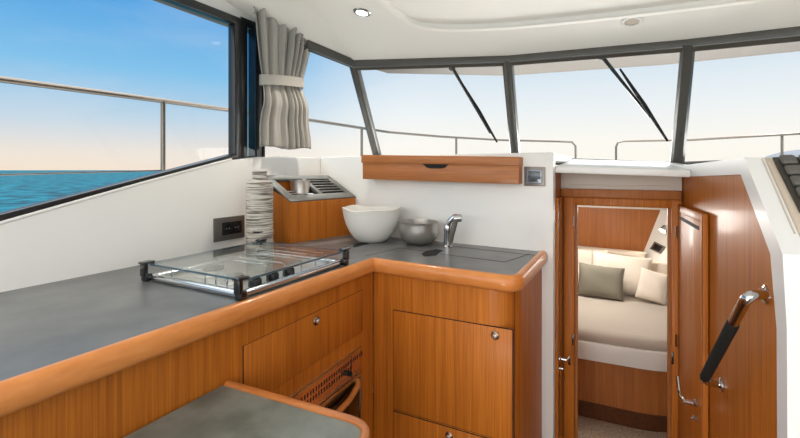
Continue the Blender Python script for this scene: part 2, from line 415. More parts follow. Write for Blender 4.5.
# exterior hull and deck
bm = NB(); deckp = [(-1.76,-2),(-2.36,-2),(-2.36,2.6),(-2.2,4.0),(-1.5,5.7),(-.6,6.6),(-.1,6.75),(1.0,6.5),(1.9,6.0),(2.1,3.5),(2.0,-2),(1.45,-2),(1.45,1.7),(1.35,2.85),(1.15,4.5),(-1.3,4.5),(-1.62,2.85),(-1.76,1.7)]
plan(bm, deckp, .93, .97); tag(obj('foredeck', bm, 'deck'), None, 'deck', kind='structure')
bm = NB(); hullp = deckp[1:11]; loft(bm, [[V((x,y,.95)) for x,y in hullp], [V((x*.86,y*.93,-.85)) for x,y in hullp]], False, False); tag(obj('hull', bm, 'deck'), None, 'hull', kind='structure')
# side walls under the windscreen (outside)
bm = NB(); sweep(bm, [(-1.76,1.6,1.15),(-1.62,2.62,1.15),(-.64,2.86,1.15),(.25,2.86,1.13),(1.2,2.62,1.13),(1.46,1.6,1.13)], [(-.02,-.02),(.02,-.02),(.02,.14),(-.02,.14)])
hull(bm, [(-1.64,2.6,1.13),(1.36,2.6,1.13),(1.1,4.6,1.13),(-1.25,4.6,1.13),(-1.58,2.62,1.21),(1.3,2.62,1.19),(1.0,4.45,1.17),(-1.15,4.45,1.17)], [(0,1,2,3),(4,5,6,7),(0,1,5,4),(1,2,6,5),(2,3,7,6),(3,0,4,7)])
box(bm, -1.5,1.25,4.44,4.5,.9,1.14)
tag(obj('coachroof', bm, 'deck'), None, 'cabin', kind='structure')
# sea
bm = NB(); v = [bm.verts.new(p) for p in ((-4000,-4000,-.8),(4000,-4000,-.8),(4000,4000,-.8),(-4000,4000,-.8))]; bm.faces.new(v)
tag(obj('sea', bm, 'sea'), None, 'sea', kind='structure')
# distant headland at far right
bm = NB(); c = atD(812,160,900); prof = []
n = 24
rings = []
for j in range(7):
    a = j/6*PI/2
    rings.append([c + V((math.cos(t*2*PI/n)*95*math.cos(a)*(1+.06*math.sin(3*t)), math.sin(t*2*PI/n)*95*math.cos(a), -22 + 46*math.sin(a))) for t in range(n)])
rings[-1] = [c+V((math.cos(t*2*PI/n)*2, math.sin(t*2*PI/n)*2, 24)) for t in range(n)]
loft(bm, rings, True, True); tag(obj('headland', bm, 'hill'), None, 'hill', kind='structure')
# ------------------------------------------------------------------ outside guard rails
def rail(label, path, stanch, r=.0135, wire=None):
    base = V(path[0]); base.z = .97
    t = thing('guard_rail', label, 'railing', base)
    bm = NB(); tube(bm, path, r, 10); obj('top_rail', bm, 'rail', t)
    for p in stanch:
        bm = NB(); p = V(p); tube(bm, [p, (p.x,p.y,.97)], r*.95, 10); lathe(bm, [(.03,.97-.0),(.03,.985),(.016,1.0)], (p.x,p.y,0), 16); obj('stanchion', bm, 'rail', t)
    if wire:
        bm = NB(); tube(bm, wire, .004, 6); obj('wire', bm, 'rail', t)
    return t
XR = -2.3
def RZ(u, v, z=1.665): return onZ(u, v, z)
pl1 = [V((XR,-1.2,1.645)), V((XR,.6,1.645)), V((XR,1.5,1.66)), V((XR,2.2,1.668)), onp(307,119.5,(-2.27,0,0),(1,0,0)), onp(388,132,(-2.1,0,0),(1,0.06,0)), RZ(440,136.5,1.665), RZ(500,140,1.665), onY(560,141.5,6.3), onY(572,142,6.33), onY(575.5,146,6.34), onY(576,157,6.34)]
s163 = onX(163,101,XR)
st = [(s163.x,s163.y,1.655)]
for q in ((361,127.5),(457,138)):
    # find point of the path nearest that image column
    best = None
    for a, b in zip(pl1, pl1[1:]):
        for i in range(40):
            p = a.lerp(b, i/40); d = p-EYE; cx = d.x*CT+d.y*ST; cy = -d.x*ST+d.y*CT
            e = abs(400+F*cx/cy-q[0])
            if best is None or e < best[0]: best = (e, p)
    st.append(best[1])
pl1[-1].z = .97
rail('long steel guard rail along the port side deck, outside the big left window', pl1, st, wire=[V((XR,-1.2,1.20)), V((XR,s163.y,1.268))])
p0 = onY(616,157,6.5); p0.z = .97
pl2 = [p0, onY(616,147,6.5), onY(618,142.5,6.5), onY(624,141,6.5), onY(690,140,6.5), RZ(740,137,1.665), RZ(800,133.5,1.665), V((1.9,5.0,1.665)), V((2.05,3.0,1.665))]
q = RZ(782,134.8,1.665)
rail('steel guard rail on the starboard bow, seen through the right windscreen panes', pl2, [q])
# ------------------------------------------------------------------ wipers
def wiper(label, a, b, a2, b2, wn):
    # stands just in front of the glass
    t = thing('windscreen_wiper', label, 'wiper', a)
    bm = NB(); tube(bm, [a, a.lerp(b,.5), b], [.010,.008,.006], 8); obj('wiper_arm', bm, 'blackg', t)
    bm = NB(); tube(bm, [a2, a2.lerp(b2,.5)+V((0,0,.004)), b2], [.005,.011,.006], 8); obj('wiper_blade', bm, 'black', t)
    bm = NB(); lathe(bm, [(.018,0),(.018,.03),(.012,.04)], a-V((0,.0,.01)), 16, (0,.4,.6)); obj('pivot', bm, 'blackg', t)
def gp(u, v, b0, b1, t0, off=.035):
    n = (b1-b0).cross(t0-b0).normalized()
    if n.y < 0: n = -n
    return onp(u, v, b0 + n*off, n)
g = lambda u, v, o=.035: gp(u, v, A_b, B_b, A_t, o)
wiper('black wiper parked on the left windscreen pane', g(452,67), g(490,133), g(460,80,.02), g(497,142,.02), 0)
g = lambda u, v, o=.035: gp(u, v, B_b, C_b, C_t, o)
wiper('black wiper with double arm on the centre windscreen pane', g(601,55), g(650,117), g(620,69,.02), g(667.5,141,.02), 0)
# ================================================================== GALLEY
galley = None
# worktop
Yw = 2.085
bm = NB()
topp = [(X0-.0,-.6),(-.978,-.6),(-.94,1.52),(-.355,1.483),(-.315,1.52),(-.31,2.0),(X0,2.09)]
plan(bm, [(-1.668,-.6),(-.98,-.6),(-.94,1.521),(-.36,1.488),(-.345,1.51),(-.343,2.0),(-1.668,2.084)], .875, ZC)
wt = obj('worktop', bm, 'top'); tag(wt, 'slate grey L-shaped galley worktop with rounded teak edging', 'worktop')
prof = [(0,.001),(.008,.005),(.017,.005),(.026,.0),(.032,-.009),(.034,-.024),(.032,-.040),(.026,-.050),(.013,-.055),(.0,-.055),(-.004,-.03)]
path = [V((-.984,-.6,ZC))] + [V((-.962,.35,ZC))] + fillet([(-.962,.35,ZC),(-.94,1.52,ZC),(-.345,1.487,ZC),(-.343,2.0,ZC)], [0,.02,.04,0], 7)[1:]
bm = NB(); sweep(bm, path, prof); obj('teak_edging', bm, 'nose', wt, smooth=50, label='rounded honey teak edging')
# lid seams and finger notches of the worktop covers
bm = NB()
def zl(pts, w=.0012, z=ZC+.0006):
    sweep(bm, [onZ(u,v,ZC)+V((0,0,.0002)) for u,v in pts], [(-w,0),(w,0),(w,.0006),(-w,.0006)])
zl([(392,239.5),(455,246.5),(535,255.5)]); zl([(366,256),(400,248),(424,251)]); zl([(440,254),(505,262),(530,254)]); zl([(345,247),(352,244),(362,243)])
obj('cover_seam', bm, 'gap', wt, smooth=0)
def notch(px):
    bm = NB(); prism(bm, [onZ(u,v,ZC)-V((0,0,.004)) for u,v in px], (0,0,.0052)); o = obj('finger_notch', bm, 'black', wt, smooth=0); return o
notch([(421.5,254),(426,251),(433,250),(436,249.3),(443,250.5),(440,252.2),(436,255.5),(429,256.2),(424,256.5)])
notch([(352.5,246),(357,243.6),(368,242.2),(369,243.8),(361,245.6),(354,247.6)])
# port cabinet run
def cab(name, label, pts, z0, z1):
    c = V(((pts[0][0]+pts[2][0])/2, (pts[0][1]+pts[2][1])/2, z0)); t = thing(name, label, 'cabinet', c)
    bm = NB(); plan(bm, pts, z0, z1, .002, 1); obj('carcass', bm, 'wood', t); return t
lc = cab('galley_cabinet', 'teak base cabinet under the port worktop with drop door and oven bay', [(-1.66,-.6),(P1a.x-.029,-.6),(P1b.x,P1b.y),(-1.66,P1b.y+.04)], 0, .874)
def panel(parent, fn, n, px, name, bev=.0025, gap=.0035, th=.006, m='wood'):
    c = [fn(u,v) for u,v in px]; mid = sum(c, V())/len(c)
    b = NB(); quadplate(b, [mid+(p-mid)*(1+gap/(p-mid).length) for p in c], n, -.004, .0012); obj('door_gap_shade', b, 'gap', parent, smooth=0)  # dark sheet painted as the shade in the gap around the door
    b = NB(); quadplate(b, c, n, -.003, th*.5, bev*.5); o = obj(name, b, m, parent); return o
def knob(parent, c, n, r=.013, name='push_knob'):
    b = NB(); lathe(b, [(r*1.25,-.001),(r*1.25,.003),(r,.006),(r*.72,.0075)], c, 24, n); o = obj(name, b, 'knobm', parent)
    b = NB(); lathe(b, [(r*.62,.006),(r*.62,.012),(r*.45,.0145),(.001,.015)], c, 20, n); k = obj('button', b, 'steelb', o)
    b = NB(); cc = V(c)+V(n)*.0151; t1 = V(n).cross(V((0,0,1))).normalized()
    prism(b, [cc+t1*.0035+V((0,0,.0012)),cc-t1*.0035+V((0,0,.0012)),cc-t1*.0035-V((0,0,.0012)),cc+t1*.0035-V((0,0,.0012))], V(n)*.0006); obj('key_slot', b, 'black', o)
    return o
d = panel(lc, f1, n1, [(243.5,346),(362,290),(362,331.5),(243.5,409)], 'drop_door')
knob(d, f1(315.5,320.5)+n1*.002, n1, .0125)
# toe plinth strip under port run
# oven built in the port cabinet
ov = thing('oven', 'built-in gas oven with slotted steel vent panel under the drop door', 'oven', (-1.2,1.1,.2))
a, b_ = f1(270,411), f1(361.5,347)
ys, ye = f1(262,347).y, f1(359.5,347).y
def F1(y, z, out=0):
    t = (y-P1a.y)/(P1b.y-P1a.y); p = P1a.lerp(P1b, t); return V((p.x, y, z+(y-1.17)*.075)) + n1*out
zt = f1(361,347).z; zt2 = f1(287,399).z; zt = (zt+zt2)/2
zv = (f1(360,374.5).z + f1(316,407).z)/2        # bottom of vent panel
def oplate(y0,y1,z0,z1,o0,o1,bev=.0): 
    b = NB(); quadplate(b, [F1(y0,z0),F1(y1,z0),F1(y1,z1),F1(y0,z1)], n1, o0, o1, bev); return b
OY0, OY1 = .86, ye
obj('oven_body', oplate(OY0,OY1,.22,zt,-.45,.001), 'steelb', ov)
vp = obj('vent_panel', oplate(OY0+.004,OY1-.004,zv+.002,zt-.010,.001,.006,.001), M['mirror'] and mat('steel_panel_teak_tint', (232,186,140), .22, .9), ov, label='slotted steel panel, reflected teak painted as tint')  # brown tint paints in the teak reflected by the steel
obj('top_trim', oplate(OY0,OY1,zt-.009,zt,.001,.010,.0015), 'steel', ov)
bm = NB(); h = zt-zv; ns = 34
dy = (OY1-.075-OY0)/ns
for r_ in range(2):
    for i in range(ns):
        y = OY0+.02+i*dy; z0 = zv+h*(.36+.24*r_)
        quadplate(bm, [F1(y,z0),F1(y+dy*.45,z0),F1(y+dy*.45,z0+h*.16),F1(y,z0+h*.16)], n1, .0055, .0064)
for i in range(5):
    y = OY1-.052+i*dy; z0 = zv+h*.60
    quadplate(bm, [F1(y,z0),F1(y+dy*.45,z0),F1(y+dy*.45,z0+h*.16),F1(y,z0+h*.16)], n1, .0055, .0064)
quadplate(bm, [F1(OY1-.063,zv+.004),F1(OY1-.060,zv+.004),F1(OY1-.060,zt-.01),F1(OY1-.063,zt-.01)], n1, .0055, .0064)
obj('vent_slots', bm, 'black', vp, smooth=0)
kc = f1(346,372.5); bm = NB(); lathe(bm, [(.010,.005),(.010,.02),(.008,.024)], kc, 20, n1); obj('control_knob', bm, 'black', ov)
obj('door_glass', oplate(OY0+.006,OY1-.006,.24,zv-.012,.001,.012,.001), 'ovenglass', ov)
obj('door_top_trim', oplate(OY0+.004,OY1-.004,zv-.013,zv,.001,.014,.001), 'steel', ov)
obj('door_side_trim', oplate(OY1-.012,OY1-.004,.24,zv-.013,.001,.014,.001), 'steel', ov)
bm = NB(); pp = [F1(OY1-.03,zv-.02,.012),F1(OY1-.045,zv-.028,.026),F1(OY1-.11,zv-.045,.036),F1(1.2,zv-.05,.04),F1(1.0,zv-.045,.036),F1(.93,zv-.035,.026),F1(.90,zv-.02,.012)]
tube(bm, fillet(pp,.03,4), .011, 12); obj('oven_handle', bm, 'nose2', ov, label='curved steel handle bar painted brown like the teak it reflects')  # teak colour on the steel bar paints in its reflection
# sink cabinet run
sc = cab('galley_cabinet', 'teak cabinet under the sink worktop with two lockable doors and a rounded corner', [(0,0)]*3, 0, .874) if False else None
sc = thing('galley_cabinet', 'teak cabinet under the sink worktop with two lockable doors and a rounded corner', 'cabinet', (-.62,1.78,-.0))
pp = [V((-.93,2.02,0)), V((-.93,1.512,0))] + fillet([(-.93,1.512,0),(-.335,1.478,0),(-.335,2.0,0)], [0,.115,0], 10)[1:]
bm = NB(); plan(bm, [(p.x,p.y) for p in pp], 0.0, .874); obj('carcass', bm, 'wood', sc, smooth=40)
def F2(u, v): return f2(u, v)
d1_ = panel(sc, f2, n2, [(393.7,310.2),(512.5,330.2),(512.5,443),(393.7,408.8)], 'upper_door')
knob(d1_, f2(495.5,335)+n2*.002, n2, .0125, 'door_lock')
bl = [f2(393.7,411.2), f2(512.5,446), None, None]; bl[2] = bl[1].copy(); bl[2].z = .05; bl[3] = bl[0].copy(); bl[3].z = .05
mid = sum(bl, V())/4
b = NB(); quadplate(b, [mid+(p-mid)*(1+.0035/(p-mid).length) for p in bl], n2, -.004, .0012); obj('door_gap_shade', b, 'gap', sc, smooth=0)  # dark sheet again paints the gap shade, here round the lower door
b = NB(); quadplate(b, bl, n2, -.003, .003, .0012); d2_ = obj('lower_door', b, 'wood', sc)
knob(d2_, f2(449.5,435.5)+n2*.002, n2, .0125, 'door_lock')
bm = NB(); q0, q1 = f2(514.6,292), f2(514.6,438); tube(bm, [q0+n2*.0005, V((q0.x,q0.y,.02))+n2*.0005], .0012, 6); obj('corner_joint', bm, 'gap', sc)
# low table / worktop in the foreground
zt_ = .695
tl = thing('low_counter', 'low slate-topped counter with thin teak lip in the foreground by the oven', 'counter', (-.75,.5,0))
fp = fillet([(-.945,.782,zt_),(-.498,.805,zt_),(-.485,-.3,zt_)], [0,.065,0], 10)
bm = NB(); plan(bm, [(-.965,-.3)] + [(p.x,p.y) for p in fp[:-1]] + [(-.525,-.3)] + [], zt_-.03, zt_)
bm.free(); bm = NB(); plan(bm, [(-.962,-.3),(-.950,.782)] + [(p.x,p.y) for p in fp[1:-1]] + [(-.485,-.3)], zt_-.03, zt_); obj('counter_top', bm, 'top2', tl)
bm = NB(); sweep(bm, [V(p) for p in fp], rrect(-.016,.004,-.035,.008,.006,3)[::1]); 
obj('teak_lip', bm, 'nose2', tl, smooth=50)
bm = NB(); plan(bm, [(-.958,-.28),(-.948,.70),(-.62,.72),(-.60,-.28)], 0, zt_-.031, .003); obj('carcass', bm, 'wood', tl)
# ------------------------------------------------------------------ hob
hx0,hx1,hy0,hy1 = -1.40,-.972,.86,1.345; hz = ZC
hb = thing('gas_hob', 'built-in gas hob with raised glass lid on the port worktop', 'hob', ((hx0+hx1)/2,(hy0+hy1)/2,hz))
bm = NB(); box(bm, hx0,hx1,hy0,hy1,hz,hz+.008,.003); 
obj('steel_tray', bm, 'steelb', hb)
bm = NB(); sweep(bm, fillet([(hx0,hy0,hz),(hx1,hy0,hz),(hx1,hy1,hz),(hx0,hy1,hz)], .02, 4, True), rrect(-.018,.008,.0005,.022,.009,4), (0,0,1), True); obj('tray_rim', bm, 'steel', hb, smooth=50)
for (bx,by,br) in ((-1.27,1.0,.042),(-1.25,1.22,.035),(-1.12,.965,.032)):
    bm = NB(); lathe(bm, [(br*1.5,hz+.009),(br*1.45,hz+.012),(br,hz+.013),(br,hz+.024)], (bx,by,0), 28); o = obj('burner', bm, 'steelb', hb)
    bm = NB(); lathe(bm, [(br*.85,hz+.024),(br*.85,hz+.030),(br*.7,hz+.033)], (bx,by,0), 28); obj('burner_cap', bm, 'blackg', o)
for i in range(3):
    bm = NB(); lathe(bm, [(.021,hz+.009),(.020,hz+.030),(.016,hz+.034)], (-1.02,.955+.075*i,0), 24); box(bm, -1.023,-1.017,.955+.075*i-.017,.955+.075*i+.017,hz+.034,hz+.039,.001); obj('control_knob', bm, 'blackg', hb)
def hoop(x0,y0,x1,y1,zz=.048,r=.0028):
    bm = NB(); tube(bm, fillet([(x0,y0,hz+.008),(x0,y0,hz+zz),(x1,y1,hz+zz),(x1,y1,hz+.008)], .014, 4), r, 8); obj('pot_rail', bm, 'steel', hb)
for y in (1.10,1.18,1.26,1.32): hoop(-1.34,y,-1.03,y)
hoop(-1.35,.90,-1.18,.90); hoop(-1.13,.90,-1.08,.90); hoop(-1.35,1.08,-1.10,1.08,.040)
gz = hz+.053
bm = NB(); plan(bm, [(p.x,p.y) for p in fillet([(hx0-.010,hy0-.005,0),(hx1+.014,hy0-.005,0),(hx1+.014,hy1+.005,0),(hx0-.010,hy1+.005,0)],.02,4,True)], gz, gz+.006); lidg = obj('glass_lid', bm, 'lid', hb, smooth=30)
bm = NB(); sweep(bm, fillet([(hx0-.010,hy0-.005,gz),(hx1+.014,hy0-.005,gz),(hx1+.014,hy1+.005,gz),(hx0-.010,hy1+.005,gz)],.02,4,True), [(-.0005,0),(.002,0),(.002,.006),(-.0005,.006)], (0,0,1), True); obj('glass_edge', bm, mat('glass_edge', (70,96,108), .15, coat=.5), lidg)
for (x,y,dx,dy) in ((hx0,hy0,-1,-1),(hx1,hy0,1,-1),(hx1,hy1,1,1),(hx0,hy1,-1,1)):
    bm = NB(); w = .015
    # C-shaped clip: top pad, spine, foot
    cx_, cy_ = x+dx*.008, y
    box(bm, cx_-w, cx_+w, y-.030 if dy<0 else y-.012, y+.012 if dy<0 else y+.030, gz+.006, gz+.014, .003)
    box(bm, cx_-w*.8, cx_+w*.8, (y-.026 if dy<0 else y+.010), (y-.010 if dy<0 else y+.026), hz+.018, gz+.008, .003)
    box(bm, cx_-w*.9, cx_+w*.9, (y-.022 if dy<0 else y-.004), (y+.004 if dy<0 else y+.022), hz+.0008, hz+.027, .005)
    obj('lid_clip', bm, 'blackg', hb)
# ------------------------------------------------------------------ bottle
bc = V((-1.52,1.452,ZC))
prof = [(.050,0),(.055,.006)]
for i in range(34):
    z = .012+i*.0085; prof += [(.0620+.0013*math.sin(i*7.3),z),(.0598+.0008*math.sin(i*3.1),z+.004)]
prof += [(.061,.304),(.056,.315),(.043,.322),(.033,.330),(.031,.338),(.033,.352),(.034,.364),(.029,.366),(.025,.35),(.024,.33)]
bm = NB(); lathe(bm, [(r,z*1.0) for r,z in prof], bc, 44)
t = obj('ribbed_bottle', bm, 'bottle', smooth=60); tag(t, 'tall whitish-grey ribbed ceramic bottle beside the wall socket', 'bottle')
bm = NB(); d_ = V((.0,0,0)); dirn = (V((EYE.x,EYE.y,0))-V((bc.x,bc.y,0))).normalized(); sd = dirn.cross(V((0,0,1))).normalized()
c = bc+dirn*.062+sd*.008+V((0,0,.086)); prism(bm, [c-sd*.022+V((0,0,.003)), c-sd*.022-V((0,0,.001)), c-V((0,0,.004)), c+sd*.022-V((0,0,.001)), c+sd*.022+V((0,0,.003)), c+V((0,0,.002))][::1], dirn*.003); obj('bottle_tag', bm, 'black', t, label='small black tag low on the body')
# ------------------------------------------------------------------ wall socket
s0 = onX(213,219.5,X0); s1 = onX(243.5,214,X0); s2 = onX(243.5,236,X0); s3 = onX(213,243.5,X0)
y0,y1 = s0.y, s1.y; z1_ = (s0.z+s1.z)/2; z0_ = (s2.z+s3.z)/2
so_ = thing('wall_socket', 'double black socket in a bronze-grey plate on the white wall by the bottle', 'socket', (X0,(y0+y1)/2,z0_))
bm = NB(); box(bm, X0, X0+.009, y0,y1,z0_,z1_,.003); obj('face_plate', bm, 'sock', so_)
iy0,iy1,iz0,iz1 = lerp(y0,y1,.24),lerp(y0,y1,.88),lerp(z0_,z1_,.24),lerp(z0_,z1_,.78)
bm = NB(); box(bm, X0+.008, X0+.012, iy0,iy1,iz0,iz1,.001); obj('insert', bm, 'sockb', so_)
for f in (.27,.73):
    bm = NB(); cy_ = lerp(iy0,iy1,f); zc_ = (iz0+iz1)/2
    lathe(bm, [(.021,.0115),(.021,.0145),(.018,.0148),(.0175,.0125)], (X0,cy_,zc_), 24, (1,0,0)); o = obj('outlet', bm, 'black', so_)
    bm = NB()
    for k in (-1,1): lathe(bm, [(.003,.0126),(.003,.0132)], (X0,cy_+.008*k,zc_), 10, (1,0,0))
    obj('pin_hole', bm, 'steelb', o)
# ------------------------------------------------------------------ knife box (corner unit)
kb = thing('corner_box', 'teak corner box with sloping slate tray in the corner beside the bottle', 'box', (-1.55,1.85,ZC))
A4 = V((-1.485,1.655,1.098)); A3 = V((-1.375,2.055,1.112)); A2 = V((-1.655,2.065,1.228)); A1 = V((-1.655,1.63,1.232))
A4 = onp(290.5,201.8,(-1.485,1.655,0),(.97,-.25,0)) ; A3 = onp(354.5,196.8,(-1.38,2.05,0),(0,1,0))
x4,y4,x3 = A4.x,A4.y,A3.x
A2 = onp(328,176.5,(0,2.05,0),(0,1,0)); A1 = onp(262,176.5,(X0+.006,0,0),(1,0,0))
bm = NB()
def dn(p, dz, k=0): return V((p.x,p.y,p.z-dz))
w_ = .012
# four walls of the box with open top
mid = (A1+A2+A3+A4)/4
ot = [dn(p,.004) for p in (A1,A2,A3,A4)]; it = [dn(mid+(p-mid)*.92,.004) for p in (A1,A2,A3,A4)]
ot = [ot[0], ot[1], ot[2]+V((.006,0,-.002)), ot[3]+V((.005,-.007,-.002))]
for i in range(4):
    j = (i+1) % 4
    hull(bm, [ot[i],ot[j],it[j],it[i]] + [V((p.x,p.y,ZC+.001)) for p in (ot[i],ot[j],it[j],it[i])], [(0,1,2,3),(4,5,6,7),(0,1,5,4),(1,2,6,5),(2,3,7,6),(3,0,4,7)])
prism(bm, [V((p.x,p.y,1.05)) for p in it], (0,0,.01))
obj('box_body', bm, 'wood', kb, smooth=0)
def bil(s, t): return (A1.lerp(A2, s)).lerp(A4.lerp(A3, s), t)
nk = (A2-A1).cross(A4-A1).normalized(); nk = nk if nk.z > 0 else -nk
# tray frame with openings: left opening s .12-.5, right slatted .54-.94
def cell(s0,s1,t0,t1,o0=-.012,o1=.006,bev=.0015,m='top',name='tray_frame'):
    b = NB(); quadplate(b, [bil(s0,t0),bil(s1,t0),bil(s1,t1),bil(s0,t1)], nk, o0, o1, bev); return b
bm = NB()
for c_ in ((-.01,1.01,-.02,.15),(-.01,1.01,.80,1.02),(-.01,.10,.15,.80),(.50,.56,.15,.80),(.93,1.01,.15,.80)): merge(bm, cell(*c_))
obj('tray_frame', bm, mat('tray_slate', (104,104,98), .4), kb)
bm = NB(); sweep(bm, [A1,A2,A3,A4], [(-.006,-.014),(.006,-.014),(.006,-.002),(-.006,-.002)], nk, True); obj('tray_edge', bm, 'black', kb)
bm = NB(); merge(bm, cell(.56,.93,.15,.80,-.012,-.008,0)); obj('rack_base', bm, 'black', kb)
bm = NB()
for i in range(5): merge(bm, cell(.565,.925,.20+i*.12,.235+i*.12,-.006,.005,.001))
obj('rack_slats', bm, 'switch', kb)
# steel cup in the tray with small bowl and cutlery
cc = onp(313-2,186,bil(.33,.5),(ST*-1,CT,0)); 
cupc = bil(.36,.40); cupc = onp(300,188.5,cupc,(-ST,CT,0)) 
bm = NB(); zb = 1.062
lathe(bm, [(.040,zb),(.043,zb+.004),(.0445,cupc.z+.004),(.052,cupc.z+.008),(.053,cupc.z+.043),(.054,cupc.z+.045),(.0505,cupc.z+.045),(.048,zb+.01)], (cupc.x,cupc.y,0), 40)
t = obj('steel_cup', bm, 'steelb'); tag(t, 'polished steel cup sunk in the corner box tray', 'cup')
q = bil(.32,.84)
for k in range(2):
    bm = NB(); a = bil(.10+.05*k,.52+.08*k)-V((0,0,.016)); b2 = bil(.40+.03*k,.60+.14*k)-V((0,0,.006+.002*k))
    a.z = max(a.z, 1.075); tube(bm, [a, a.lerp(b2,.6)+V((0,0,.004)), b2], [.004,.003,.008], 8)
    t = obj('spoon', bm, 'steel'); tag(t, ['steel spoon lying in the box tray nearest its aft rim','second steel spoon lying in the tray against the cup'][k], 'spoon', 'spoons in the corner box')
# ------------------------------------------------------------------ bowls
def bowl(name, c, prof_o, prof_i, m, label, n=64, wob=0, zw=0):
    bm = NB(); rings = []
    for k, (r, z) in enumerate(prof_o + prof_i):
        f = (z/prof_o[-1][1]) if prof_o[-1][1] else 0
        ring = []
        for i in range(n):
            a = 2*PI*i/n; rr = r*(1+wob*f*(math.sin(3*a+.6)*.6+math.sin(5*a+2)*.4)); zz = z + zw*f**3*(math.sin(2*a+1)*.6+math.sin(5*a)*.4)
            ring.append(V((c.x+rr*math.cos(a), c.y+rr*math.sin(a), c.z+zz)))
        rings.append(ring)
    loft(bm, rings, True, True); o = obj(name, bm, m, smooth=60); tag(o, label, 'bowl'); return o
wbc = onZ(371.8,240.9,ZC)
wbc.z = ZC+.001
bowl('ceramic_bowl', wbc, [(.066,0),(.076,.003),(.096,.022),(.117,.052),(.134,.088),(.146,.128),(.153,.166)], [(.155,.171),(.149,.173),(.142,.135),(.126,.09),(.104,.05),(.065,.015),(.01,.010)], 'bowl', 'large white wavy-rimmed ceramic bowl on the worktop beside the corner box', wob=.018, zw=.008)
sbc = onZ(418.8,243.8,ZC); sbc = V((sbc.x,sbc.y,ZC+.001))
bowl('steel_bowl', sbc, [(.045,0),(.056,.003),(.080,.020),(.096,.045),(.0975,.070),(.0985,.095),(.099,.110)], [(.1005,.112),(.0965,.112),(.0955,.092),(.0945,.068),(.090,.045),(.072,.020),(.01,.006)], 'bowlm', 'brushed steel mixing bowl between the white bowl and the tap')
# ------------------------------------------------------------------ tap
tc_ = onZ(447.5,247.5,ZC); tc_ = V((tc_.x, tc_.y, ZC)); RV = V((CT,ST,0)); FV = V((-ST,CT,0))
tp = thing('galley_tap', 'chrome mixer tap with black pull-out lever beside the steel bowl', 'tap', tc_)
bm = NB(); lathe(bm, [(.024,.0005),(.024,.006),(.018,.012),(.017,.075),(.019,.08),(.019,.105),(.014,.115)], tc_, 28); obj('tap_body', bm, 'steel', tp)
bm = NB(); p = lambda r_, z, f=0: tc_+RV*r_+V((0,0,z))+FV*f
tube(bm, fillet([p(-.002,.09),p(.006,.125,-.01),p(.032,.150,-.02),p(.044,.148,-.03)],.02,5), .0135, 14); obj('spout', bm, 'steel', tp)
bm = NB(); tube(bm, [p(.012,.030,-.028),p(.015,.06,-.030),p(.028,.110,-.034),p(.036,.138,-.034)], [.010,.013,.013,.011], 12); obj('hand_spray', bm, mat('tap_grip', (96,92,84), .4), tp, label='dark grip hanging off the spout')
bm = NB(); lathe(bm, [(.016,-.012),(.018,0),(.018,.022),(.014,.026)], p(.038,.142,-.03), 20, RV+V((0,0,.10))); obj('spray_head', bm, 'steel', tp)
# ------------------------------------------------------------------ wall drawer shelf
ws = thing('wall_cabinet', 'long shallow teak cabinet hung on the white wall below the windscreen', 'cabinet', (-.85,1.98,1.21))
# unit protrudes from the wall; face plane follows measured slope
fa, fb = V((-1.29,1.965,0)), V((-.428,1.945,0)); nd = V((fb.y-fa.y, -(fb.x-fa.x), 0)).normalized()
fd = lambda u, v: onp(u, v, fa, nd)
def corners(u0,v0a,v0b,u1,v1a,v1b): return [fd(u0,v0a), fd(u1,v1a), fd(u1,v1b), fd(u0,v0b)]
c = corners(362.5,162.5,179,519,165.5,184.3); bm = NB(); quadplate(bm, c, nd, -.115, 0, .003); obj('drawer_front', bm, 'wood_h', ws)
c = corners(361.5,154.8,162.8,519.8,156.8,165.8); bm = NB(); quadplate(bm, c, nd, -.105, .004, .003); obj('shelf_top', bm, 'wood_h', ws)
bm = NB(); pz = [fd(422,163.6), fd(449,164.1), fd(445,167.8), fd(441,168.6), fd(430,168.4), fd(427,167.6)]; quadplate(bm, pz, nd, -.02, .0012); obj('finger_slot', bm, 'black', ws, smooth=0)
# meter on the front wall
nf = V((2.0-2.09, -(CX-X0), 0)).normalized(); fwp = lambda u, v: onp(u, v, (X0,2.09,0), nf)
c = [fwp(524.5,166.5), fwp(545.5,167), fwp(545.5,186), fwp(524.5,185.8)]; mt = thing('meter_panel', 'small square meter panel on the white wall right of the drawer unit', 'panel', c[3])
bm = NB(); quadplate(bm, c, nf, -.001, .008, .003); obj('bezel', bm, mat('meter_bezel', (138,132,124), .35, .6), mt)
mid = sum(c,V())/4; bm = NB(); quadplate(bm, [mid+(p-mid)*.74 for p in c], nf, .007, .012, .004); obj('meter_rim', bm, 'meterrim', mt)
bm = NB(); quadplate(bm, [mid+(p-mid)*.56 for p in c], nf, .011, .0135, .001); obj('display', bm, 'display', mt)
